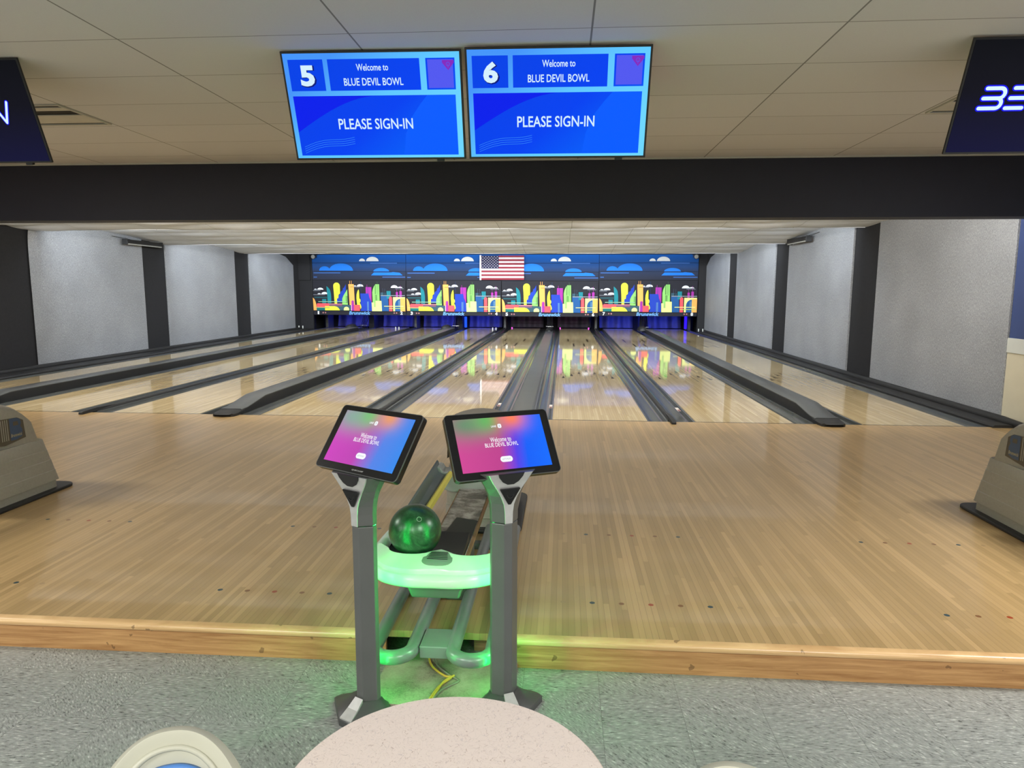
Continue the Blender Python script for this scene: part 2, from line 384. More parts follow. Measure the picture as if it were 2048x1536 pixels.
# ------------------------------------------------------------------ lanes, gutters, cappings
lane_lab = {1: 'pale maple bowling lane ending below number 1 beside the left wall', 8: 'pale maple bowling lane ending below number 8 beside the right wall'}
for k in range(1, 9):
    t = obj('bowling_lane', MB().box(-W/2, W/2, 0, 18.33, -.05, 0), 'lane'); t.location = (LX[k]+W/2, 0, 0)
    tag(t, lane_lab.get(k, 'pale maple bowling lane ending below the white number %d' % k), 'bowling lane', 'bowling lanes')
def gutter(x0, x1, lab):
    w = x1-x0; top = [(x0, -.004), (x0+.022, -.006)]
    for j in range(13):
        a = PI*j/12; top.append((x0+w/2-(w/2-.024)*math.cos(a), -.012-.070*math.sin(a)**.8))
    top += [(x1-.022, -.006), (x1, -.004)]
    o = obj('gutter', MB().prism(top+[(x1, -.10), (x0, -.10)], 'y', 0, 18.2), 'gutter', smooth=40)
    return tag(o, lab, 'gutter', 'lane gutters')
G = .235
GUT = {}
for k in range(1, 9):
    GUT[k, 0] = gutter(LX[k]-G, LX[k], 'dark grey gutter along the left edge of the lane ending at number %d' % k)
    GUT[k, 1] = gutter(LX[k]+W, LX[k]+W+G, 'dark grey gutter along the right edge of the lane ending at number %d' % k)
for a, b in ((2, 3), (4, 5), (6, 7)):
    xc = (LX[a]+W+LX[b])/2; h = (DN-2*G)/2
    t = thing('lane_capping', 'thin black capping strip between gutters of lanes %d and %d' % (a, b), 'capping', (xc, 0, 0), group='narrow gutter cappings')
    obj('strip', MB().prism([(-h, -.03), (-h, .004), (-h*.6, .020), (0, .026), (h*.6, .020), (h, .004), (h, -.03)], 'y', .1, 18.2), 'rubber', t, True, smooth=50)
    obj('end_bumper', MB().loft([[(sx*h*q, y, z) for sx, z in ((-1, .0), (-.9, zt), (.9, zt), (1, .0))] for y, q, zt in ((-.16, .75, .022), (-.14, .95, .034), (-.02, 1, .040), (.12, .9, .042), (.45, .6, .026))]), 'rubber', t, True, smooth=50, bevel=.004)
for a, b in ((1, 2), (3, 4), (7, 8)):
    xc = (LX[a]+W+LX[b])/2; h = DW/2-G-.002
    t = thing('ball_track_cover', 'raised grey and black ball return cover between lanes %d and %d' % (a, b), 'track cover', (xc, 0, 0), group='raised ball return covers')
    prof = [(.06, .052), (.22, .056), (.35, .072), (.72, .122), (16.1, .122)]
    obj('top_plate', MB().loft([[(-h, y, z), (-h+.012, y, z+.008), (h-.012, y, z+.008), (h, y, z), (h, y, z-.01), (-h, y, z-.01)] for y, z in prof]), 'cover', t, True, smooth=35)
    obj('side_skirt', MB().prism([(.0, -.03), (.0, .04)]+[(y, z-.012) for y, z in prof]+[(16.1, -.03)], 'x', -h+.003, h-.003), 'coverside', t, True)
    obj('end_bumper', MB().loft([[(cx*(h+.006)*q, y+abs(cx)**3*.05, z) for cx, z in ((-1, .0), (-1, zt*.7), (-.85, zt), (.0, zt+.004), (.85, zt), (1, zt*.7), (1, .0))] for y, q, zt in ((-.19, .72, .026), (-.17, .9, .036), (-.10, 1, .042), (.05, 1, .052), (.10, .96, .056))]), 'rubber', t, True, smooth=40)
    obj('end_hood', MB().loft([[(-.20+q*.16*math.cos(PI*j/10), y, .06+q*.15*math.sin(PI*j/10)) for j in range(11)] for y, q in ((16.0, .55), (16.06, .9), (16.2, 1), (16.55, 1), (16.62, .8))]), 'rubber', t, True, smooth=50)
xc = 0; h = DW/2-G-.002
t = thing('ball_track_cover', 'flat grey plank cover between the gutters of lanes 5 and 6', 'track cover', (0, 0, 0))
obj('top_plate', MB().prism([(-h, -.03), (-h, -.004), (-h+.02, .008), (h-.02, .008), (h, -.004), (h, -.03)], 'y', 0, 17.0), 'cover', t, True)
obj('end_hood', MB().loft([[(q*.13*math.cos(PI*j/10), y, q*.11*math.sin(PI*j/10)) for j in range(11)] for y, q in ((16.3, .4), (16.45, .85), (16.7, 1), (16.98, .9))]), 'rubber', t, True, smooth=50)
# wall-side ledges
for nm, x0, x1, s, lab in (('right', LX[8]+W+G, XR, 1, 'right'), ('left', XL, LX[1]-G, -1, 'left')):
    xa, xb = (x0+.012, x1) if s > 0 else (x0, x1-.012)
    pr = [(xa, -.06), (xa, .012), (xa+.02, .03), (xb-.02, .03), (xb, .012), (xb, -.06)]
    o = obj('wall_ledge', MB().prism(pr, 'y', -.05 if s > 0 else 0, 16.7), 'rubber', smooth=40)
    tag(o, 'black ledge running between the outer gutter and the %s wall' % lab, 'ledge')
    xq = xb-.11 if s > 0 else xa
    o2 = obj('kick_rail', MB().tube([(xq+.055, y, .042) for y in (-.16, .2, 16.6)], [.035, .05, .05], 12), 'rubber', o, True, smooth=50)
# sensor stickers on gutter lips
for (k, s), x, y in (((5, 1), -.318, 1.0), ((6, 0), .335, .92), ((7, 0), 1.885, .84)):
    o = obj('sticker', MB().box(x-.019, x+.019, y-.12, y+.12, -.0045, -.003, 0).box(x-.016, x+.016, y-.11, y-.03, -.003, -.0022, 1).box(x-.012, x+.012, y-.09, y-.05, -.0022, -.0015, 2),
            [plain('label white', (196, 190, 184), .4), plain('label red', (150, 60, 54), .4), 'black'], GUT[k, s], True)

# ------------------------------------------------------------------ masking units above the pins
def matte(n, c): return plain(n, c, .6, spec=.15, var=.02)
pal = {}
def pc(c):
    if c not in pal: pal[c] = matte('print %d %d %d' % c, c)
    return pal[c]
class Art:                       # flat printed shapes, stacked half a millimetre at a time
    def __init__(s, fx, fz, y): s.mb = MB(); s.fx = fx; s.fz = fz; s.y = y; s.mats = []; s.n = 0
    def p(s, pts, c):
        if c not in s.mats: s.mats.append(c)
        s.n += 1
        s.mb.add([(s.fx(a), s.y-.0006*s.n, s.fz(b)) for a, b in pts], [tuple(range(len(pts)))], s.mats.index(c)); return s
    def r(s, x0, y0, x1, y1, c): return s.p([(x0, y0), (x1, y0), (x1, y1), (x0, y1)], c)
    def d(s, cx, y, w, h, c): return s.p([(cx+w*math.cos(PI*k/14), y-h*math.sin(PI*k/14)) for k in range(15)], c)
TEAL, DTEAL, LIME, BLUE, NAVY, GRN, LGRN, ORG, PUR, PALE, RED, SLATE, WHT, MAU = (32, 128, 140), (40, 86, 94), (226, 238, 70), (36, 66, 176), (38, 88, 146), (142, 208, 110), (180, 228, 130), (248, 176, 92), (162, 52, 156), (226, 238, 146), (242, 88, 96), (58, 88, 104), (222, 226, 234), (122, 82, 106)
def skyline(a):
    for x, y, w, h in ((175, 362, 26, 17), (268, 362, 58, 38), (243, 445, 30, 20), (345, 445, 60, 42), (922, 298, 26, 18), (1020, 300, 62, 42), (1660, 325, 66, 50), (1765, 325, 46, 22)): a.d(x, y, w, h, WHT)
    for x0, x1, y in ((130, 270, 377), (130, 350, 455), (850, 1010, 310), (1675, 1832, 340)): a.r(x0, y-4, x1, y+4, (140, 146, 156))
    a.r(150, 494, 392, 516, DTEAL)
    a.p([(385, 296), (415, 318), (440, 348), (457, 385), (465, 430), (470, 490), (470, 615), (400, 615), (398, 480)], TEAL)
    a.r(298, 535, 375, 615, TEAL)
    a.p([(752, 258), (752, 360), (690, 600), (580, 600), (580, 520), (608, 516), (614, 464), (640, 440), (655, 395), (690, 372), (698, 332), (722, 318)], BLUE)
    a.p([(515+62.5-62.5*math.cos(PI*k/12), 292-64*math.sin(PI*k/12)) for k in range(13)]+[(640, 432), (612, 452), (605, 520), (580, 525), (580, 628), (532, 628), (525, 450)], LIME)
    for x in (570, 591):
        for j in range(12): a.r(x-3, 262+j*16, x+3, 270+j*16, (128, 132, 44))
    a.p([(780, 352), (784, 640), (678, 640), (682, 525), (705, 470)], GRN)
    for x in (752, 765, 778): a.r(x-3, 475, x+3, 612, (60, 92, 66))
    a.r(826, 195, 833, 262, (236, 168, 92)); a.r(858, 195, 865, 262, (236, 168, 92))
    a.p([(803, 258), (905, 258), (918, 645), (818, 645)], ORG); a.r(838, 305, 905, 314, (150, 112, 70))
    a.r(1036, 205, 1041, 430, (44, 66, 110)); a.r(1150, 268, 1156, 310, PUR)
    a.p([(1128, 310), (1235, 310), (1235, 600), (1190, 500), (1180, 430), (1128, 430)], PUR); a.r(1158, 310, 1176, 430, (130, 50, 150))
    a.p([(1025, 430), (1180, 430), (1195, 515), (1232, 600), (1238, 755), (1020, 755), (1040, 690), (1028, 620)], BLUE)
    for x in (1152, 1164, 1176): a.r(x-3, 580, x+3, 750, (104, 150, 170))
    a.p([(994, 352), (1003, 400), (1005, 520), (1024, 540), (1027, 575), (1010, 605), (1030, 640), (1041, 685), (1022, 722), (1012, 640), (960, 640), (951, 520), (955, 450), (972, 390)], LIME)
    a.p([(1250, 410), (1262, 350), (1283, 300), (1310, 258), (1380, 258), (1386, 575), (1310, 600), (1256, 600)], GRN)
    a.r(1302, 258, 1313, 440, (62, 92, 62)); a.r(1335, 258, 1341, 440, (62, 92, 62)); a.r(1355, 258, 1361, 455, (74, 120, 74)); a.r(1340, 205, 1345, 258, (62, 92, 62)); a.r(1353, 215, 1357, 258, (62, 92, 62))
    for x in (1308, 1322, 1336): a.r(x-3, 450, x+3, 560, (40, 70, 46))
    a.p([(1235, 596), (1310, 596), (1310, 566), (1420, 566), (1426, 757), (1240, 757)], PALE); a.r(1278, 596, 1310, 680, (150, 190, 110))
    a.r(1405, 410, 1462, 490, SLATE); a.r(1480, 415, 1500, 490, SLATE); a.r(1446, 335, 1450, 412, (70, 84, 110)); a.r(1484, 340, 1488, 415, (70, 84, 110))
    a.p([(1405, 485), (1420, 470), (1520, 470), (1545, 510), (1555, 757), (1426, 757), (1420, 566), (1405, 560)], NAVY)
    a.r(1518, 383, 1595, 525, TEAL)
    a.p([(1562, 757), (1562, 520)]+[(1592-28*math.cos(PI*k/8), 512-26*math.sin(PI*k/8)) for k in range(9)]+[(1622, 757)], RED)
    a.r(1692, 402, 1732, 497, PUR); a.r(1709, 345, 1713, 402, PUR); a.r(1758, 385, 1803, 497, PUR); a.r(1777, 285, 1783, 385, PUR)
    a.r(1637, 495, 1862, 757, PALE)
    a.p([(1672, 757), (1672, 640)]+[(1672+100*(1-math.cos(PI/2*k/8)), 640-112*math.sin(PI/2*k/8)) for k in range(1, 9)]+[(1772, 757)], NAVY)
    for x in (1738, 1748, 1758): a.r(x-2, 560, x+2, 655, (120, 160, 180))
    a.r(1775, 518, 1864, 757, ORG)
    a.p([(130, 508), (160, 538), (180, 585), (194, 650), (196, 745), (138, 745)], ORG)
    a.r(198, 690, 356, 745, (30, 110, 110)); a.r(640, 645, 845, 745, SLATE); a.r(356, 668, 640, 745, SLATE)
    a.p([(200, 690), (200, 630), (212, 616), (435, 616), (435, 690)], RED); a.r(435, 634, 680, 668, MAU); a.r(435, 620, 690, 634, (200, 130, 140))
    a.p([(355, 745), (355, 667), (540, 667), (585, 680), (615, 706), (640, 745)], LIME); a.r(355, 682, 445, 705, (160, 168, 60))
    a.p([(711, 745), (711, 720)]+[(761-50*math.cos(PI*k/10), 722-45*math.sin(PI*k/10)) for k in range(1, 10)]+[(811, 722), (811, 745)], PALE)
    a.r(848, 642, 862, 750, (232, 190, 214)); a.r(905, 642, 1015, 752, RED)
    a.p([(860, 750), (860, 575), (870, 560), (893, 560), (904, 575), (904, 750)], PUR)
    for x0, x1, y, c in ((232, 765, 583, (150, 190, 160)), (1410, 1860, 468, (150, 156, 166)), (1470, 1832, 665, PALE), (1560, 1860, 705, (176, 204, 110)), (145, 450, 690, (206, 190, 120))): a.r(x0, y-6, x1, y+6, c)

M['maskbase'] = plain('masking board', (40, 40, 48), .6, spec=.15, var=.05)
M['numwhite'] = plain('number white', (236, 238, 240), .5, var=.01)
M['brandblue'] = plain('brand blue', (98, 160, 226), .5, var=.02)
M['dotred'] = plain('dot dusty red', (170, 110, 110), .5)
PITCH_U = 3.375
for i in range(4):
    X0 = -8.435+PITCH_U*i; dz = (0, -.006, -.02, .014)[i]; ZT, ZB, ZA = 1.742+dz, .520+dz, .672+dz
    t = thing('masking_unit', 'dark panel with a bright city skyline above lane numbers %d and %d' % (2*i+1, 2*i+2), 'masking panel', (X0+PITCH_U/2, YM, ZB), group='skyline masking panels')
    obj('panel_board', MB().box(X0+.012, X0+PITCH_U-.012, YM, YM+.03, ZB, ZT), 'maskbase', t, bevel=.006)
    a = Art(lambda u: X0+.02+(u-130)/1735*3.33, lambda v: ZT-(v-185)/565*(ZT-ZA), YM-.001); skyline(a)
    obj('skyline_print', a.mb, [pc(c) for c in a.mats], t, fixn=False)
    fx = lambda u: X0+.02+(u-130)/1735*3.33
    zt = .596+dz
    for d, u in ((str(2*i+1), 218), (str(2*i+2), 1785)):
        obj('lane_number', text(d, .085 if d != '1' else .055, .115, fx(u), zt, YM-.003, .035), 'numwhite', t, fixn=False)
    obj('lettering', text('Brunswick', .77, .125, fx(1000), zt-.006, YM-.003, .03, .18), 'brandblue', t, fixn=False)
    for u in (308, 352, 1650, 1693):
        obj('indicator', MB().loft([[(fx(u)+.026*math.cos(2*PI*k/12), YM-y, zt+.026*math.sin(2*PI*k/12)) for k in range(12)] for y in (0, .006)]), 'dotred', t)
    T(t)

def skymat():
    t = NT('sky print'); o, x, y, z = t.obj()
    c = t.ramp(t.f('DIVIDE', z, .90), [(0, (46, 48, 60)), (.3, (46, 56, 80)), (.66, (34, 76, 138)), (1, (22, 94, 186))])
    return t.base(c, .7, spec=.12)
M['sky'] = skymat()
CB, CW, CL = (30, 116, 218), (224, 226, 226), (62, 104, 176)
for i in range(4):
    X0 = -8.435+PITCH_U*i; Z0, Z1 = 1.752+(0, -.006, -.02, .014)[i], 2.64
    t = thing('sky_panel', 'blue cloud panel over the skyline of lanes %d and %d' % (2*i+1, 2*i+2), 'sky panel', (X0+PITCH_U/2, YM+.03, Z0), group='cloud panels')
    hh = (Z1-Z0)/3
    for j in range(3):
        b = obj('board', MB().box(X0+.006, X0+PITCH_U-.006, YM+.03, YM+.05, Z0+j*hh+.006, Z0+(j+1)*hh-.004), 'sky', t, bevel=.003)
    fx = lambda u: X0+.01+(u-100)/945*3.355; fz = lambda v: Z1-(v-100)/245*(Z1-Z0)
    a = Art(fx, fz, YM+.0285)
    for x, y, w, h, c in ((608, 164, 30, 25, CW), (712, 164, 63, 42, CW), (225, 255, 56, 42, CB), (392, 255, 122, 70, CB), (800, 262, 80, 33, CB)): a.d(x, y, w, h, c)
    a.p([(695, 300), (725, 272), (900, 272), (918, 268), (985, 275), (1015, 300)], CB)
    for x0, x1, y in ((112, 385, 277), (810, 1040, 317), (110, 145, 318), (690, 960, 184)): a.r(x0, y-4, x1, y+4, CL)
    obj('cloud_print', a.mb, [pc(c) for c in a.mats], t, fixn=False)
    T(t)

# flag
FX0, FX1, FZ0, FZ1, FY = -2.405, -.895, 1.765, 2.60, YM-.05
t = thing('flag', 'american flag hung flat over the cloud panels above lanes 4 and 5', 'flag', (FX0, FY, FZ1))
def wav(x, z): return FY-.012*math.sin((x-FX0)*6+z*3)*(FZ1-z)/(FZ1-FZ0)
red, wht, nvy = plain('flag red', (138, 36, 54), .8), plain('flag white', (222, 214, 220), .8), plain('flag navy', (36, 38, 76), .8)
mb = MB(); sh = (FZ1-FZ0)/13
for j in range(13):
    mb.grid(lambda u, v, j=j: (FX0+(FX1-FX0)*u, wav(FX0+(FX1-FX0)*u, FZ1-sh*(j+v)), FZ1-sh*(j+v)), 24, 2, j % 2)
obj('stripes', mb, [red, wht], t, smooth=60, solid=0)
cw, ch = .60, sh*7
mb = MB().grid(lambda u, v: (FX0+.03+cw*u, wav(FX0+.03+cw*u, FZ1-ch*v)-.004, FZ1-ch*v), 10, 6, 0)
for r in range(9):
    for c in range(6 if r % 2 == 0 else 5):
        sx = FX0+.03+cw*((c*2+1+(r % 2))/12); sz = FZ1-ch*(r+1)/10; pts = []
        for k in range(10):
            a = PI/2+k*PI/5; q = .021 if k % 2 == 0 else .0095
            pts.append((sx+q*math.cos(a), wav(sx, sz)-.008, sz+q*math.sin(a)))
        mb.add(pts, [tuple(range(10))], 1)
obj('canton', mb, [nvy, wht], t, fixn=False)
obj('heading', MB().box(FX0-.035, FX0+.02, FY-.006, FY+.006, FZ0-.01, FZ1+.01), 'numwhite', t)
T(t)

# pit surround, kickbacks, curtains
struct('wall_pit_left', MB().box(XL-.02, -8.43, YM-.02, YM+.06, -.05, 2.76).box(XL-.02, -8.47, YM-.10, YM-.02, 1.74, 2.76), 'pit')
struct('wall_pit_right', MB().box(5.075, XR+.02, YM-.02, YM+.06, -.05, 2.76), 'pit')
struct('beam_masking', MB().box(-8.43, 5.075, YM+.06, YM+.16, .56, 2.76), 'pit')
cur = plain('pit curtain vinyl', (58, 58, 64), .5, vscale=4, var=.2)
for k in range(1, 9):
    x = LX[k]
    mb = MB().grid(lambda u, v: (x-.1+(W+.2)*u, 18.95+.03*math.sin(u*19)+.10*math.sin(v*3), .0+.75*v), 30, 6)
    tag(obj('pit_curtain', mb, cur, smooth=60), 'black pit curtain hanging behind the lane ending at number %d' % k, 'curtain', 'pit curtains')
for xk, w, lab in [((LX[a]+W+LX[b])/2, .09, 'between lanes %d and %d' % (a, b)) for a, b in ((2, 3), (4, 5), (6, 7))]+[((LX[a]+W+LX[b])/2, .20, 'between lanes %d and %d' % (a, b)) for a, b in ((1, 2), (3, 4), (5, 6), (7, 8))]+[(LX[1]-.30, .10, 'left of lane 1'), (LX[8]+W+.28, .10, 'right of lane 8')]:
    o = obj('kickback_panel', MB().box(xk-w/2, xk+w/2, 18.24, 18.9, -.05, .62), 'greydark' if w < .15 else 'pit', bevel=.01)
    tag(o, 'upright grey kickback board in the pit '+lab if w < .15 else 'upright black kickback board in the pit '+lab, 'kickback', 'pit kickbacks')
for a, b in ((1, 2), (3, 4), (5, 6), (7, 8)):
    xc = (LX[a]+W+LX[b])/2
    t = thing('ball_lift', 'chrome ball lift rods rising in the pit between lanes %d and %d' % (a, b), 'ball lift', (xc, 17.1, 0), group='chrome ball lifts')
    for sx in (-.085, -.03, .03, .085):
        obj('rod', MB().tube([(sx, 0, .03), (sx, .28, .30), (sx, .56, .56)], .011, 8), 'chrome', t, True, smooth=60)
    obj('crossbar', MB().tube([(-.13, .1, .13), (.13, .1, .13)], .012, 8), 'chrome', t, True, smooth=60)
    obj('crossbar', MB().tube([(-.10, .55, .55), (.10, .55, .55)], .012, 8), 'chrome', t, True, smooth=60)
    T(t)
for x, c, z1, lab in ((LX[8]+W+.13, (52, 24, 255), .50, 'deep blue glowing tube in the pit corner right of lane 8'), (LX[4]-.14, (30, 84, 226), .40, 'blue glowing tube in the pit corner left of lane 4')):
    tag(obj('pit_tube', MB().lathe([(.01, 0), (.05, .01), (.05, z1), (.01, z1+.01)], (x, 18.15, .02), 14), glow('pit tube %d' % c[0], c, 1.2), smooth=50), lab, 'light', 'blue pit tubes')
pink = glow('pink led', (255, 90, 220), 2.0)
for x, y, lab in ((LX[5]+.0, 18.28, 'tiny pink light at the far left corner of lane 5'), (LX[6], 18.28, 'tiny pink light at the far left corner of lane 6'), (LX[6]+W, 18.28, 'tiny pink light at the far right corner of lane 6')):
    tag(obj('sensor_light', MB().lathe([(.004, 0), (.022, .004), (.026, .02), (.022, .034), (.004, .04)], (x, y, .0), 12), pink, smooth=60), lab, 'light', 'pin deck lights')
for x, y, z, lab in ((XL+.06, 16.3, .05, 'by the left wall panel'), (XL+.20, 16.3, .05, 'by the black left pillar'), (-5.52, 17.0, -.01, 'at the end of lane 2'), (-5.40, 17.0, -.01, 'beside the gutter of lane 2'), (-2.02, 17.0, -.01, 'at the end of lane 4'), (-1.9, 17.0, -.01, 'beside the gutter of lane 4'), (XR-.12, 16.4, .03, 'by the right wall panel'), (XR-.26, 16.4, .03, 'by the black right pillar')):
    o = obj('bumper_peg', MB().lathe([(.012, 0), (.02, .01), (.02, .09), (.014, .10)], (x, y, z), 10), 'white', smooth=50)
    tag(o, 'small white upright peg '+lab, 'peg', 'white pegs near the pit')

# black-light bars and corner lamps
for x0, y0, y1, z, s, lab in ((XL+.165, 6.55, 7.85, 2.41, 1, 'left'), (XR-.13, 6.45, 7.60, 2.435, -1, 'right')):
    t = thing('blacklight_fixture', 'black tube light bar high on the silver %s wall' % lab, 'light fixture', (x0, (y0+y1)/2, z), group='wall light bars')
    obj('housing', MB().prism([(x0-s*.05, z+.055), (x0-s*.05, z-.02), (x0+s*.03, z-.055), (x0+s*.07, z-.02), (x0+s*.05, z+.05)], 'y', y0, y1), 'black', t, bevel=.006)
    obj('tube', MB().tube([(x0+s*.045, y0+.04, z-.045), (x0+s*.045, y1-.04, z-.045)], .014, 10), 'greylight', t, smooth=60)
    for e in (y0, y1): obj('end_cap', MB().box(x0-.055, x0+.06, e-.012, e+.012, z-.06, z+.06), 'rubber', t, bevel=.005)
    obj('wall_bracket', MB().box(min(x0, x0-s*.14), max(x0, x0-s*.14), (y0+y1)/2-.03, (y0+y1)/2+.03, z+.03, z+.06).tube([(x0-s*.02, y0+.3, z+.05), (x0-s*.06, y0+.15, z+.075), (x0-s*.11, y0-.25, z+.10)], .004, 6), 'rubber', t)
    T(t)
for x, lab in ((4.93, 'top right corner of the cloud panels'), (-8.30, 'top left corner of the cloud panels')):
    t = thing('spot_lamp', 'small black lamp at the '+lab, 'lamp', (x, YM-.16, 2.58))
    obj('lamp_body', MB().tube([(x, YM-.05, 2.58), (x, YM-.22, 2.55)], [.055, .085], 16), 'black', t, smooth=40)
    obj('lens', MB().tube([(x, YM-.221, 2.55), (x, YM-.232, 2.548)], [.07, .06], 16), 'greylight', t, smooth=40)
    obj('yoke', MB().box(x-.10, x-.085, YM-.16, YM-.12, 2.52, 2.63).box(x+.085, x+.10, YM-.16, YM-.12, 2.52, 2.63).box(x-.10, x+.10, YM-.16, YM+.028, 2.62, 2.63), 'black', t)
    T(t)

# ceiling slot diffusers
M['vane'] = plain('diffuser white', (196, 194, 186), .5)
for x0, x1, yb, lab in ((-4.18, -3.02, -2.90, 'behind the wall-side monitor showing the letter N'), (3.03, 4.18, -2.88, 'behind the wall-side monitor showing letters BE')):
    t = thing('ceiling_vent', 'white slot air vent in the beige ceiling '+lab, 'air vent', (x0, yb, ZC), group='ceiling slot vents')
    obj('backing', MB().box(x0, x1, yb, yb+.56, ZC-.003, ZC-.001), 'pit', t)
    for a, b in ((.05, .13), (.26, .49)):
        obj('vane', MB().box(x0, x1, yb+a, yb+b, ZC-.012, ZC-.004), 'vane', t, bevel=.002)
    obj('frame', MB().box(x0, x1, yb-.01, yb+.004, ZC-.012, ZC).box(x0, x1, yb+.545, yb+.57, ZC-.012, ZC).box(x0-.012, x0, yb-.01, yb+.57, ZC-.012, ZC).box(x1, x1+.012, yb-.01, yb+.57, ZC-.012, ZC), 'vane', t)
    T(t)

# ------------------------------------------------------------------ monitors over the approach
def swirl(name, stops, sx=1., sz=1.):
    t = NT(name); o, x, y, z = t.obj()
    d = t.f('ADD', t.f('MULTIPLY', x, .9*sx), t.f('MULTIPLY', z, -1.2*sz)); n = t.f('ADD', d, .5)
    c = t.ramp(n, stops); t.base(lin((5, 5, 8)), .4, spec=.08); t.put(t.b.inputs['Emission Color'], c); t.b.inputs['Emission Strength'].default_value = 1.0
    return t.m
E_FR = swirl('screen frame blue', [(0, (70, 150, 250)), (.5, (96, 200, 255)), (1, (110, 215, 255))])
E_BX = swirl('screen box blue', [(0, (0, 66, 232)), (.6, (0, 66, 242)), (1, (0, 96, 250))])
E_SW = glow('screen swoosh blue', (0, 92, 255)); E_DK = glow('screen deep blue', (0, 28, 236)); E_TX = glow('screen lettering', (214, 240, 255)); E_SQ = glow('screen lilac', (82, 88, 240)); E_SH = glow('screen digit shade', (2, 22, 120)); E_MG = glow('screen magenta', (132, 40, 190)); E_LN = glow('screen fine line', (60, 150, 250))
def monitor(x, y, z, rz, digit, label, dark=None):
    w, h = .968, .560; TILT = R(22)
    t = thing('tv_monitor', label, 'monitor', (x, y, z), (TILT, 0, rz), 'overhead scoring monitors')
    obj('housing', MB().box(-w/2, w/2, 0, .014, -h/2, h/2).box(-w/2+.08, w/2-.08, .014, .075, -h/2+.06, h/2-.12), 'black', t, True, bevel=.002)
    bz = .011
    sw, shh = w/2-bz, h/2-bz
    if digit:
        obj('screen', MB().box(-sw, sw, -.002, .001, -shh, shh-.0), E_FR, t, True)
        L = [0]
        def lay(n, polys, m):
            mb = MB(); L[0] += 1
            for pts in polys: mb.add([(-w/2+u*w, -.0024-.0003*L[0], h/2-v*h) for u, v in pts], [tuple(range(len(pts)))])
            return obj(n, mb, m, t, True, fixn=False)
        q = lambda a, b, c, d: [(a, b), (c, b), (c, d), (a, d)]
        lay('screen_boxes', [q(.037, .072, .232, .350), q(.258, .072, .768, .350), q(.802, .072, .962, .350), q(.037, .396, .958, .955)], E_BX)
        arc = [(.037+.50*k/12, .396+.335*(1-math.sin(PI/2*k/12))) for k in range(13)]
        lay('screen_swoosh', [[(.037, .396)]+arc[::-1][0:13]], E_DK)
        lay('screen_swoosh', [[(.64, .955), (.66, .76), (.70, .60), (.76, .47), (.80, .396), (.958, .396), (.958, .955)]], E_SW)
        lay('screen_lines', [[(.06+.3*k/10, .93-.11*k/10-.02*math.sin(k*.5)+o) for k in range(11)]+[(.06+.3*k/10, .933-.11*k/10-.02*math.sin(k*.5)+o) for k in range(10, -1, -1)] for o in (-.06, -.04, -.02, 0)], E_LN)
        lay('screen_square', [q(.812, .085, .952, .335)], E_SQ)
        lay('screen_badge', [[(.893, .092), (.957, .092), (.957, .115), (.925, .180), (.893, .115)]], E_MG)
        yt = -.0050
        obj('lettering', text(digit, .086, .108, -w/2+.142*w, h/2-.222*h, yt+.0006, .045), E_SH, t, True, fixn=False)
        for s, tw, th, u, v, b in ((digit, .078, .104, .137, .215, .045), ('Welcome to', .172, .034, .505, .145, .012), ('BLUE DEVIL BOWL', .322, .038, .505, .272, .012), ('PLEASE SIGN-IN', .415, .056, .492, .655, .012)):
            obj('lettering', text(s, tw, th, -w/2+u*w, h/2-v*h, yt, b), E_TX, t, True, fixn=False)
        ring = MB().loft([[(-w/2+.925*w+r*math.cos(2*PI*k/16), yt, h/2-.127*h+r*math.sin(2*PI*k/16)) for k in range(16)] for r in (.008, .0105)], cap=False)
        ring.box(-w/2+.925*w-.001, -w/2+.925*w+.001, yt-.0002, yt, h/2-.16*h, h/2-.125*h)
        obj('badge_ring', ring, E_SQ, t, True, fixn=False)
    else:
        tm = NT('idle screen navy'); o, xx, yy, zz = tm.obj()
        c = tm.ramp(tm.f('ADD', tm.f('MULTIPLY', zz, -1.6), .5), [(0, (22, 24, 30)), (.45, (26, 26, 42)), (1, (30, 30, 84))])
        tm.base(lin((4, 4, 6)), .4, spec=.08); tm.put(tm.b.inputs['Emission Color'], c); tm.b.inputs['Emission Strength'].default_value = .45
        obj('screen', MB().box(-sw, sw, -.002, .001, -shh, shh), tm.m, t, True)
        dark(t, w, h)
    obj('sensor_tab', MB().box(w/2-.165, w/2-.125, .0, .02, -h/2-.012, -h/2), 'black', t, True)
    obj('mount_arm', MB().box(-.14, .14, .075, .10, -.10, .16).box(-.025, .025, .09, .13, -.02, .17), 'black', t, True)
    T(t); return t
monitor(-.564, -3.756, 2.431, R(1.2), '5', 'blue scoring monitor with a large digit 5 reading PLEASE SIGN-IN')
monitor(.428, -3.781, 2.424, R(.9), '6', 'blue scoring monitor with a large digit 6 reading PLEASE SIGN-IN')
NEO = glow('neon white', (196, 222, 255), 1.3); NEB = glow('neon halo blue', (20, 20, 235), 1.0)
def strokes(t, lines, r, y):
    for m, rr, yy in ((NEB, r*1.75, y), (NEO, r, y-.0008)):
        mb = MB()
        for ln in lines:
            for (ax, az), (bx, bz) in zip(ln, ln[1:]):
                dx, dz = bx-ax, bz-az; L = math.hypot(dx, dz) or 1; nx, nz = -dz/L*rr, dx/L*rr
                mb.add([(ax+nx, yy, az+nz), (bx+nx, yy, bz+nz), (bx-nx, yy, bz-nz), (ax-nx, yy, az-nz)], [(0, 1, 2, 3)])
            for (ax, az) in ln: mb.add([(ax+rr*math.cos(2*PI*k/12), yy-.0002, az+rr*math.sin(2*PI*k/12)) for k in range(12)], [tuple(range(12))])
        obj('lettering', mb, m, t, True, fixn=False)
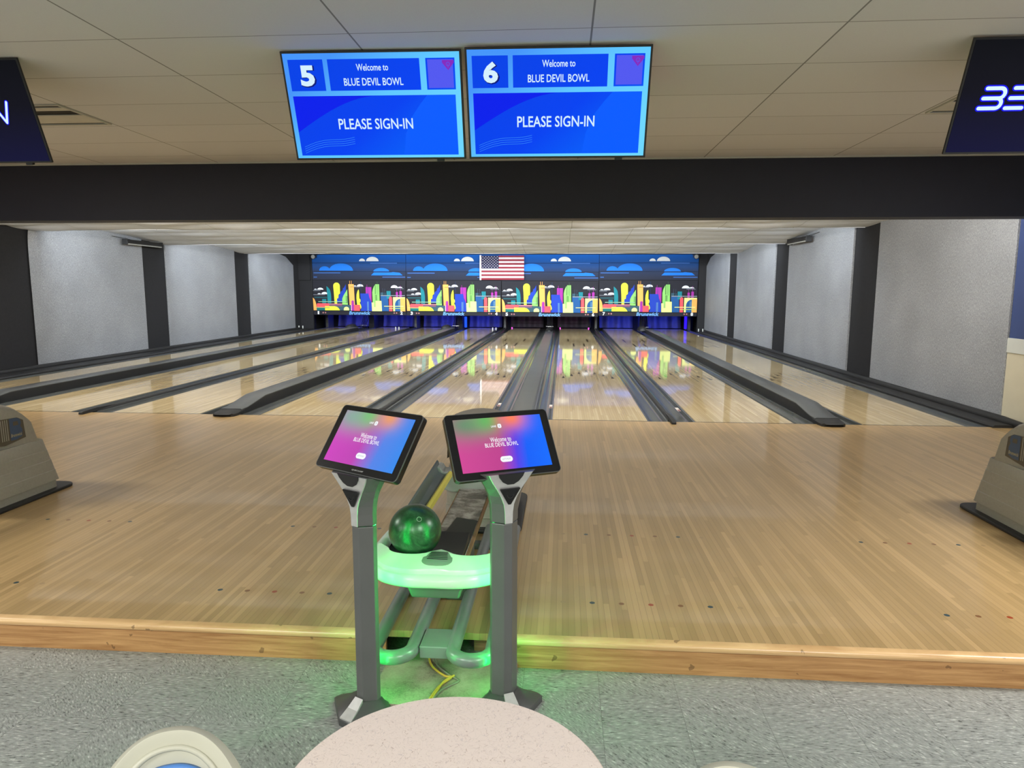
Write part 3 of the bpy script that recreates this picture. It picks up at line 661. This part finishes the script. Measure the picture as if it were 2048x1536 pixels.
def left_txt(t, w, h):
    x = w/2-.185; strokes(t, [[(x-.095, -.055), (x-.055, .055), (x, -.055), (x+.038, .055)]], .0065, -.004)
def right_txt(t, w, h):
    x = -w/2+.13; s = .045
    arc = lambda c, a: [(c[0]+.024*math.cos(R(q)), c[1]+.024*math.sin(R(q))) for q in range(90, -91, -18)]
    L = [[(x, s)]+arc((x+.068, s-.024), 0)+[(x-.008, s-.048)], [(x-.008, s-.048)]+arc((x+.062, s-.072), 0)+[(x-.018, s-.096)]]
    x2 = x+.124; L += [[(x2+.012, s), (x2+.09, s)], [(x2, s-.048), (x2+.08, s-.048)], [(x2-.012, s-.096), (x2+.07, s-.096)]]
    strokes(t, L, .0092, -.004)
monitor(-2.525-.484, -3.76, 2.432, 0, None, 'dark monitor above lanes 3 and 4 with a glowing letter N', left_txt)
monitor(2.483+.484, -3.765, 2.425, 0, None, 'dark monitor above lanes 7 and 8 with glowing letters BE', right_txt)

# ------------------------------------------------------------------ ball returns
def ring_rr(z, hx, y0, y1, r=.04, n=4):
    return [(px, (y0+y1)/2+py, z) for px, py in rrect(2*hx, y1-y0, r, n)]
def ball_return(xc, label):
    t = thing('ball_return', label, 'ball return', (xc, 0, 0), group='ball returns')
    obj('base_plate', MB().prism([(x, -3.29+y) for x, y in rrect(.50, .82, .08)], 'z', 0, .022), 'black', t, True, bevel=.006)
    lev = [(.022, .200, -3.640, -3.000), (.075, .200, -3.640, -3.005), (.078, .215, -3.650, -2.990)]
    for k in range(4):
        za, zb = .08+.077*k, .08+.077*(k+1); i0, i1 = .012*k, .012*k+.004
        lev += [(za, .215-.4*i0, -3.655+i0, -2.995-2.1*i0), (zb-.004, .215-.4*i1, -3.655+i1, -2.995-2.1*i1-.016)]
    lev += [(.392, .195, -3.60, -3.10)]
    obj('hood_skirt', MB().loft([ring_rr(z, hx, y0, y1) for z, hx, y0, y1 in lev]), 'taupe', t, True, smooth=28)
    prof = [(-3.155, .385), (-3.172, .45), (-3.20, .555), (-3.225, .585), (-3.27, .634), (-3.33, .680), (-3.40, .708), (-3.47, .722), (-3.56, .724), (-3.63, .706), (-3.67, .65), (-3.69, .55), (-3.69, .385)]
    rings = []
    for x in (-.198, -.194, -.178, -.13, -.065, 0, .065, .13, .178, .194, .198):
        e = abs(x)/.198; ins = .014 if abs(x) > .196 else (.004 if abs(x) > .19 else 0)
        rings.append([(x*(1-.10*max(0, z-.39))*(1-.16*max(0, min(1, (-3.635-y)/.055))), y+(ins if y < -3.42 else -ins), z-(.050*e**2+ins)*max(0, (z-.40)/.32)) for y, z in prof])
    hd = obj('hood_top', MB().loft(rings), 'taupe', t, True, smooth=38)
    for s in (-1, 1):
        X = lambda z: s*(.1992-.0198*max(0, z-.39))
        def plate(n, pts, m, off):
            mb = MB().add([(X(z)+s*off, y, z) for y, z in pts], [tuple(range(len(pts)))]); return obj(n, mb, m, t, True)
        plate('logo_recess', [(-3.27, .44), (-3.28, .56), (-3.33, .585), (-3.62, .60), (-3.63, .44), (-3.45, .415)], M['browngrey'], .001)
        B = [(-3.30, .455), (-3.295, .50), (-3.31, .525), (-3.30, .545), (-3.31, .575), (-3.345, .585), (-3.40, .585), (-3.40, .440), (-3.345, .440)]
        plate('logo_letter', B, M['logoblue'], .002)
        plate('logo_lines', [(-3.325, .535), (-3.33, .562), (-3.37, .562), (-3.37, .535)], M['browngrey'], .0028)
        for q in (-3.415, -3.432, -3.449, -3.466): plate('logo_bar', [(q, .445), (q, .585), (q-.007, .585), (q-.007, .445)], M['taupe'], .002)
        tx = text('Brunswick', .095, .022, 0, 0, 0, .01, .2)
        tx.v = [(X(.47)+s*.0035, -3.350+s*v[0], .472+v[2]) for v in tx.v]
        obj('lettering', tx, M['logotext'], t, True, fixn=False)
    obj('mouth_surround', MB().prism([(-.250, .375), (-.252, .412), (-.238, .428), (-.215, .420), (-.20, .395), (-.16, .40), (-.13, .44), (-.05, .46), (.05, .46), (.13, .44), (.16, .40), (.20, .395), (.215, .420), (.238, .428), (.252, .412), (.250, .375), (.20, .29), (.15, .275), (-.15, .275), (-.20, .29)], 'y', -3.78, -3.66), 'greylight', t, True, bevel=.008)
    obj('return_mouth', MB().prism([(.11*math.cos(PI*k/14), .30-.12*math.sin(PI*k/14)) for k in range(15)], 'y', -3.675, -3.64), 'black', t, True)
    for s in (-1, 1):
        ye = -4.80 if s < 0 else -4.56
        def trk(y, dz, k): return [(s*x, y, z+dz) for x, z in ((.236, .445), (.244, .452), (.244, .395), (.165+k, .365), (.150+k, .385), (.156+k, .392), (.170+k, .376), (.225, .398))]
        obj('ball_track', MB().loft([trk(-3.72, 0, 0), trk(ye, -.035, .028)]), 'trackgrey', t, True)
        obj('track_strip', MB().loft([[(s*(a+k), y, z+dz) for a, z in ((.144, .372), (.144, .400), (.158, .404), (.173, .392), (.175, .378))] for y, dz, k in ((-3.72, 0, 0), (ye, -.035, .028))]), 'yellow', t, True)
    obj('centre_board', MB().box(-.105, .085, -4.97, -3.64, .278, .2955), 'brown', t, True)
    obj('board_skin', MB().box(-.098, .072, -4.97, -3.64, .2955, .299), 'worn', t, True)
    obj('rubber_mat', MB().prism([(-.04, -4.30), (.070, -4.34), (.070, -4.97), (-.098, -4.97), (-.098, -4.52), (-.06, -4.50)], 'z', .299, .303), 'black', t, True)
    # front tray: swept rim with two scallops and a tongue
    N = 48; OUT, INN = [], []
    def inner(x):
        ax = abs(x)
        if ax < .025: return -4.972
        if ax < .215: d = (ax-.120)/.095; return -4.972-.062*math.sqrt(max(0, 1-d*d))
        return -4.972+(ax-.215)/.06*.06
    for k in range(N+1):
        a = PI*(1-k/N); c, s_ = math.cos(a), math.sin(a)
        ox = .288*(abs(c)**.8)*(1 if c > 0 else -1); oy = -4.93-.252*s_**.75
        OUT.append((ox, oy)); ix = .272*ox/.288; INN.append((ix, min(inner(ix), -4.93) if abs(ix) < .25 else -4.93))
    prof = [(0, .3680), (.05, .372), (.62, .352), (.72, .348), (.75, .336), (.80, .330), (.84, .336), (.92, .334), (.98, .324), (1.0, .312), (.99, .298), (.94, .288), (.80, .282), (.3, .280), (0, .29)]
    rings = [[(INN[k][0]+(OUT[k][0]-INN[k][0])*q, INN[k][1]+(OUT[k][1]-INN[k][1])*q, z+.026) for q, z in prof] for k in range(N+1)]
    obj('tray_rim', MB().loft(rings), 'white', t, True, smooth=40)
    for s in (-1, 1):
        obj('side_rim', MB().tube([(s*.275, -4.94, .355), (s*.272, -4.82, .36), (s*.262, -4.66, .37)], [.030, .026, .020], 10), 'white', t, True, smooth=60)
    obj('tray_pan', MB().loft([[(x, -4.64-.40*q, .356-.018*math.sin(PI*q)-.008*(1-(x/.26)**2)) for q in [j/8 for j in range(9)]]+[(x, -4.64-.40*q, .31) for q in [1-j/8 for j in range(9)]] for x in [-.26+.033*i for i in range(11)]]), 'black', t, True, smooth=50)
    gz = lambda y: .378+(y+5.10)*.11
    pts = [(x, -5.052+y) for x, y in rrect(.125, .105, .035)]
    obj('vent_plate', MB().loft([[(x, y, gz(y)-.004) for x, y in pts], [(x, y, gz(y)+.006) for x, y in pts], [(x*.93, -5.052+(y+5.052)*.92, gz(y)+.009) for x, y in pts]]), 'greymid', t, True, smooth=40)
    for j in range(5):
        y = -5.014-.0125*j; hw = .034+.0018*j
        obj('vent_slot', MB().add([(-hw, y, gz(y)+.0096), (hw, y, gz(y)+.0096), (hw, y-.0055, gz(y-.0055)+.0096), (-hw, y-.0055, gz(y-.0055)+.0096)], [(0, 1, 2, 3)]), 'black', t, True)
    obj('tray_bracket', MB().loft([[(x*1.0, y, .300) for x, y in ((-.11, -5.13), (.11, -5.13), (.11, -4.92), (-.11, -4.92))], [(x, y, .250) for x, y in ((-.095, -5.12), (.095, -5.12), (.095, -4.92), (-.095, -4.92))]]), 'grey', t, True, bevel=.01)
    obj('pedestal', MB().box(-.05, .07, -4.60, -4.46, .0, .275), 'greydark', t, True, bevel=.01)
    for cx in (-.172, .142):
        rr = .077; zc = .030
        path = [(cx-rr, -3.68, zc), (cx-rr, -5.10, zc)]+[(cx-rr*math.cos(PI*k/12), -5.10-rr*math.sin(PI*k/12), zc) for k in range(1, 12)]+[(cx+rr, -5.10, zc), (cx+rr, -3.68, zc)]
        obj('lower_rail', MB().tube(path, .0285, 16), 'steel', t, True, smooth=60)
    obj('rail_bracket', MB().box(-.066, .060, -5.12, -4.97, .000, .050), 'steel', t, True, bevel=.004)
    obj('rail_foot', MB().box(-.20, .18, -3.95, -3.90, 0, .035), 'greydark', t, True)
    T(t); return t
M['browngrey'] = plain('logo recess', (86, 76, 62), .5); M['logoblue'] = plain('logo blue', (58, 76, 104), .4); M['logotext'] = plain('logo text', (176, 160, 124), .5)
ball_return(-.010, 'grey ball return with a green-lit front tray between the two consoles')
ball_return(-3.365, 'taupe ball return hood on the approach in front of lanes 3 and 4')
ball_return(3.395, 'taupe ball return hood on the approach in front of lanes 7 and 8')

# ball on the tray
BC = Vector((-.124, -4.940, .460)); t = thing('bowling_ball', 'dark green marbled bowling ball resting on the glowing tray', 'bowling ball', tuple(BC))
rings = [(max(.0005, .108*math.sin(PI*k/32)), -.108*math.cos(PI*k/32)) for k in range(33)]
obj('sphere', MB().lathe(rings, tuple(BC), 64), 'ball', t, smooth=60)
dv = Vector((.28, -.62, .62)).normalized(); q = dv.to_track_quat('Z', 'Y').to_matrix()
ringm = MB().loft([[tuple(BC+q @ Vector((r*math.cos(2*PI*k/20), r*math.sin(2*PI*k/20), math.sqrt(.1084**2-r*r)))) for k in range(20)] for r in (.0085, .0105)], cap=False)
obj('emblem', ringm, 'greylight', t, fixn=False)
T(t)

# ------------------------------------------------------------------ consoles with touch screens
LED = glow('green led', (30, 255, 100), 60)
def tabmat(name, sat):
    t = NT(name); o, x, y, z = t.obj()
    def blob(cx, cz, rx, rz):
        a = t.f('DIVIDE', t.f('SUBTRACT', x, cx), rx); b = t.f('DIVIDE', t.f('SUBTRACT', z, cz), rz)
        return t.f('EXPONENT', t.f('MULTIPLY', t.f('ADD', t.f('MULTIPLY', a, a), t.f('MULTIPLY', b, b)), -1.))
    c = t.ramp(t.f('ADD', t.f('MULTIPLY', x, 2.6), t.f('ADD', .42, t.f('MULTIPLY', z, -.3))), sat['base'])
    c = t.mix(blob(-.13, .085, .10, .06), c, lin(sat['grey'])); c = t.mix(t.f('MULTIPLY', blob(-.045, .10, .055, .05), .95), c, lin(sat['green'])); c = t.mix(t.f('MULTIPLY', blob(.055, .10, .055, .045), 1.0), c, lin(sat['orange']))
    t.base(lin((4, 4, 6)), .12); t.put(t.b.inputs['Emission Color'], c); t.b.inputs['Emission Strength'].default_value = 1
    return t.m
SL = tabmat('touch screen pastel', dict(base=[(.0, (206, 66, 190)), (.36, (192, 66, 180)), (.62, (84, 132, 232)), (1, (34, 140, 240))], grey=(140, 168, 160), green=(116, 196, 120), orange=(232, 156, 110)))
SR = tabmat('touch screen vivid', dict(base=[(.0, (208, 70, 150)), (.38, (192, 64, 142)), (.55, (86, 64, 232)), (.66, (0, 96, 250)), (1, (0, 112, 255))], grey=(110, 140, 112), green=(92, 184, 96), orange=(252, 128, 92)))
E_W = glow('touch lettering', (250, 250, 255)); E_GY = glow('touch grey lettering', (150, 176, 176))
def console(px, py, yaw, tab, tilt, smat, num, label, tyaw=None):
    t = thing('touchscreen_console', label, 'console', (px, py, ZF), group='scoring consoles')
    Rz = Matrix.Rotation(yaw, 3, 'Z')
    def rot(mb): mb.v = [tuple(Rz @ Vector(v)) for v in mb.v]; return mb
    zo = -ZF
    def sec(z, f, s, yf, yb=.013): return [(-f, yf, z), (f, yf, z), (s, yf+.036, z), (s*.97, yb, z), (-s*.97, yb, z), (-s, yf+.036, z)]
    obj('post', rot(MB().loft([sec(z, .015, .052, -.045) for z in (.045, .735)])), 'grey', t, True, bevel=.003)
    pf = [(.738, .015, .0525, -.0455), (.78, .016, .053, -.046), (.81, .020, .056, -.047), (.84, .032, .063, -.049), (.87, .049, .076, -.053), (.895, .066, .092, -.058), (.915, .078, .106, -.063), (.93, .086, .116, -.068)]
    obj('neck', rot(MB().loft([sec(*q) for q in pf])), 'grey', t, True, bevel=.002)
    obj('face_plate', rot(MB().loft([[(-f, yf-.001, z), (f, yf-.001, z), (f*.97, yf-.004, z), (-f*.97, yf-.004, z)] for z, f, _, yf in pf])), 'alu', t, True, smooth=30)
    yz = lambda z: -.047-.021*max(0, (z-.81)/.12)**1.5-.0065
    tri = [(-.036, .874), (.036, .874), (.039, .870), (.005, .812), (-.005, .812), (-.039, .870)]
    obj('button', rot(MB().loft([[(x, yz(z)+.004, z) for x, z in tri], [(x, yz(z)-.003, z) for x, z in tri], [(x*.85, yz(z)-.005, .845+(z-.845)*.85) for x, z in tri]])), 'blackgloss', t, True)
    obj('button_ring', rot(MB().loft([[(r*math.cos(2*PI*k/20), yz(.85)-.0062, .851+r*math.sin(2*PI*k/20)) for k in range(20)] for r in (.011, .014)], cap=False)), 'black', t, True, fixn=False)
    cut = [(-.050, .932), (-.045, .918), (-.030, .899), (-.012, .889), (.012, .889), (.030, .899), (.045, .918), (.050, .932)]
    obj('neck_hole_shade', rot(MB().loft([[(x, yz(z)+.004, z) for x, z in cut], [(x, yz(z)-.0015, z) for x, z in cut]])), 'black', t, True)  # solid black plate painted as the dark of a hole, nothing is cut
    fp = [(-.030, -.125), (.030, -.125), (.147, -.035), (.142, -.012), (.10, .02), (.06, .05), (-.06, .05), (-.10, .02), (-.142, -.012), (-.147, -.035)]
    fq = [(-.018, -.052), (.018, -.052), (.056, -.012), (.056, .0), (.054, .008), (.05, .018), (-.05, .018), (-.054, .008), (-.056, .0), (-.056, -.012)]
    fl = lambda k, z: [(p[0]*(1-k)+q[0]*k, p[1]*(1-k)+q[1]*k, z) for p, q in zip(fp, fq)]
    obj('foot', rot(MB().loft([fl(0, 0), fl(0, .022), fl(.06, .028), fl(.7, .05), fl(1, .066)])), 'greydark', t, True, smooth=35)
    obj('foot_cover', rot(MB().loft([[(-.028, -.122, .020), (.028, -.122, .020), (.028, -.122, .031), (-.028, -.122, .031)], [(-.024, -.085, .03), (.024, -.085, .03), (.024, -.085, .052), (-.024, -.085, .052)], [(-.019, -.050, .03), (.019, -.050, .03), (.019, -.050, .078), (-.019, -.050, .078)]])), 'alu', t, True)
    for sx in (-1, 1):
        a, b = (.040, .036) if sx*px > 0 else (.034, .0175)
        obj('light_strip', rot(MB().tube([(sx*a, b, .10), (sx*a, b, .80), (sx*(a+.016), b, .87), (sx*(a+.050), b, .92)], .004, 10)), LED, t, True)
        if b > .03: obj('strip_clip', rot(MB().box(sx*a-.004, sx*a+.004, .012, .033, .30, .312).box(sx*a-.004, sx*a+.004, .012, .033, .70, .712)), 'greydark', t, True)
    # tablet
    w, h, d = .410, .256, .026
    hs = obj('tablet_housing', MB().prism(rrect(w, h, .016), 'y', 0, d).prism(rrect(.16, .12, .01), 'y', d, d+.035), 'blackgloss', t, True, bevel=.003)
    hs.location = (tab[0]-px, tab[1]-py, tab[2]-ZF); hs.rotation_euler = (tilt, 0, yaw if tyaw is None else tyaw)
    trim = rrect(w+.001, h+.001, .017); inn = rrect(w-.004, h-.004, .014)
    obj('edge_trim', MB().loft([[(x, .003, z) for x, z in trim], [(x, -.0006, z) for x, z in trim], [(x, -.0006, z) for x, z in inn]], cap=False), 'greydark', hs, True, fixn=False)
    sw, sh_ = .348, .206; oz = .004
    obj('screen', MB().box(-sw/2, sw/2, -.0016, .001, oz-sh_/2, oz+sh_/2), smat, hs, True)
    obj('lettering', text('Welcome to', .082, .019, -.006, oz+.014, -.0021, .008), E_W, hs, True, fixn=False)
    obj('lettering', text('BLUE DEVIL BOWL', .130, .016, -.006, oz-.006, -.0021, .008), E_W, hs, True, fixn=False)
    obj('lettering', text('LANE', .020, .008, -.022, oz+.067, -.0021, .02), E_W, hs, True, fixn=False)
    obj('lane_badge', MB().add([(.001+x, -.0021, oz+.067+z) for x, z in rrect(.015, .017, .0055)], [tuple(range(24))]), E_W, hs, True)
    obj('badge_number', text(num, .005, .008, .001, oz+.067, -.0025, .01), E_GY, hs, True, fixn=False)
    obj('play_button', MB().add([(x, -.0021, oz-.064+z) for x, z in rrect(.048, .022, .0108)], [tuple(range(24))]), E_W, hs, True)
    obj('button_lettering', text("LET'S PLAY", .032, .006, 0, oz-.064, -.0025, .005), E_GY, hs, True, fixn=False)
    obj('brand_lettering', text('QUBICAAMF', .058, .006, .014, -h/2+.013, -.0008, .02), 'greylight', hs, True, fixn=False)
    T(t)
console(-.2395, -5.270, R(-28.0), (-.220, -5.258, .903), R(-36), SL, '5', 'scoring console with the pastel touch screen, left of the glowing ball tray', R(-31))
console(.264, -5.195, R(27.0), (.259, -5.175, .884), R(-34.5), SR, '6', 'scoring console with the vivid touch screen, right of the glowing ball tray')

# plywood plate and cables under the rack
o = obj('floor_board', MB().prism([(-.245, -4.90), (-.245, -5.20), (-.16, -5.27), (.30, -5.29), (.30, -4.90)], 'z', ZF, ZF+.032), 'ply')
tag(o, 'dirty plywood board on the tile floor between the console feet', 'board')
tag(obj('lumber_block', MB().box(.10, .22, -4.80, -4.72, ZF, -.03), 'brown'), 'raw wood block in the dark opening under the approach', 'wood block')
cable_y, cable_g = plain('cable yellow', (214, 166, 70), .5), plain('cable grey', (130, 124, 112), .5)
def bez(p, n=24):
    P_ = [Vector(q) for q in p]; P_ = [P_[0]]+P_+[P_[-1]]; o = []
    for i in range(1, len(P_)-2):
        for k in range(n//2):
            s = k/(n//2); a, b, c, d = P_[i-1:i+3]
            o.append(.5*((2*b)+(c-a)*s+(2*a-5*b+4*c-d)*s*s+(3*b-a-3*c+d)*s**3))
    o.append(P_[-2]); return o
zb = ZF+.036
for pts, m, lab in (([(-.075, -4.85, -.02), (-.075, -4.93, -.08), (-.05, -5.00, zb), (.015, -5.07, zb), (.045, -5.085, zb+.004), (.005, -5.15, zb), (-.02, -5.26, zb)], cable_y, 'yellow cable lying across the plywood under the rack'),
                    ([(-.055, -4.85, -.02), (-.052, -4.93, -.08), (-.03, -4.99, zb), (.03, -5.06, zb), (.075, -5.10, zb), (.055, -5.13, zb), (.015, -5.18, zb), (-.01, -5.27, zb)], cable_g, 'grey cable beside the yellow one on the plywood'),
                    ([(.055, -5.075, zb+.006), (.02, -5.12, zb+.004), (.0, -5.2, zb), (-.008, -5.27, zb)], cable_y, 'short yellow cable loop near the front of the plywood')):
    tag(obj('cable', MB().tube(bez(pts), .0045, 8), m, smooth=60), lab, 'cable', 'cables under the rack')

# ------------------------------------------------------------------ table and chairs
TX, TY, TZ, TR = .2716, -6.5256, .540, .3056
t = thing('round_table', 'small round table with a cream squiggle-patterned top', 'table', (TX, TY, ZF))
obj('table_top', MB().lathe([(.001, TZ-.030), (TR-.008, TZ-.030), (TR-.002, TZ-.026), (TR, TZ-.015), (TR-.001, TZ-.004), (TR-.005, TZ), (.001, TZ)], (TX, TY, 0), 96), 'laminate', t, smooth=30)
obj('column', MB().lathe([(.10, TZ-.05), (.10, TZ-.030), (.04, TZ-.06), (.04, ZF+.06)], (TX, TY, 0), 24), 'greydark', t, smooth=40)
obj('base', MB().lathe([(.001, ZF), (.24, ZF), (.24, ZF+.012), (.10, ZF+.04), (.042, ZF+.06), (.001, ZF+.06)], (TX, TY, 0), 40), 'greydark', t, smooth=40)
T(t)
def chair(x, y, rz, label):
    t = thing('bucket_chair', label, 'chair', (x, y, ZF), (0, 0, rz), 'chairs at the round table')
    # local: faces -y; shell = seat curving up into an oval back
    def shell(a, b, off=0., kx=1., ky=1., yc=0.):     # a, b in -1..1: square mapped to an oval, seat at b=-1, top of back at b=1
        x = a*math.sqrt(1-b*b/2); y = b*math.sqrt(1-a*a/2); x = math.copysign(abs(x)**.9, x)*kx; y = y*ky+yc
        w = .175+.010*y; sx = x*w; q = (y+1)/2*.68
        r = .11; flat = .30; bend = r*R(76)
        if q < flat: yy, zz, n = -.18+q, .36, (0, 1)
        elif q < flat+bend: g = (q-flat)/r; yy = -.18+flat+r*math.sin(g); zz = .36+r*(1-math.cos(g)); n = (-math.sin(g), math.cos(g))
        else: g = R(76); e = q-flat-bend; yy = -.18+flat+r*math.sin(g)+e*math.cos(g); zz = .36+r*(1-math.cos(g))+e*math.sin(g); n = (-math.sin(g), math.cos(g))
        lift = .055*abs(x)**2.4
        return (sx, yy+n[0]*(off+lift), zz+n[1]*(off+lift))
    sq = lambda f: MB().grid(lambda u, v: f(u*2-1, v*2-1), 40, 40)
    o = obj('shell', sq(lambda a, b: shell(a, b)), 'cream', t, True, smooth=80); sm = o.modifiers.new('thick', 'SOLIDIFY'); sm.thickness = .026; sm.offset = 0
    bv = o.modifiers.new('bevel', 'BEVEL'); bv.width = .010; bv.segments = 3; bv.limit_method = 'ANGLE'; bv.angle_limit = R(50)
    def circ(f, n=72):
        o = []
        for k in range(n+1):
            g = 2*PI*k/n; c, d = math.cos(g), math.sin(g); m = max(abs(c), abs(d)); o.append((c/m, d/m))
        return [f(*q) for q in o]
    obj('rim_bead', MB().tube(circ(lambda a, b: shell(a, b, .014, .80, .90)), .006, 8), 'cream', t, True, smooth=60)
    for n, yc in (('back_pad', .47), ('seat_pad', -.40)):
        o = obj(n, sq(lambda a, b: shell(a, b, .020, .58, .34, yc)), 'bluepad', t, True, smooth=80); sm = o.modifiers.new('thick', 'SOLIDIFY'); sm.thickness = .016; sm.offset = 0
    obj('column', MB().lathe([(.09, .325), (.09, .342), (.035, .30), (.035, .05)], (0, 0, 0), 20), 'greydark', t, True, smooth=40)
    obj('base', MB().lathe([(.001, 0), (.20, 0), (.20, .012), (.06, .045), (.036, .06), (.001, .06)], (0, 0, 0), 32), 'greydark', t, True, smooth=40)
    T(t); return t
chair(-.235, -6.645, R(20), 'cream bucket chair with a blue back pad, left of the round table')
chair(.735, -6.67, R(-20), 'cream bucket chair barely in view, right of the round table')
for o in list(bpy.data.objects):
    if '_o' in o: del o['_o']
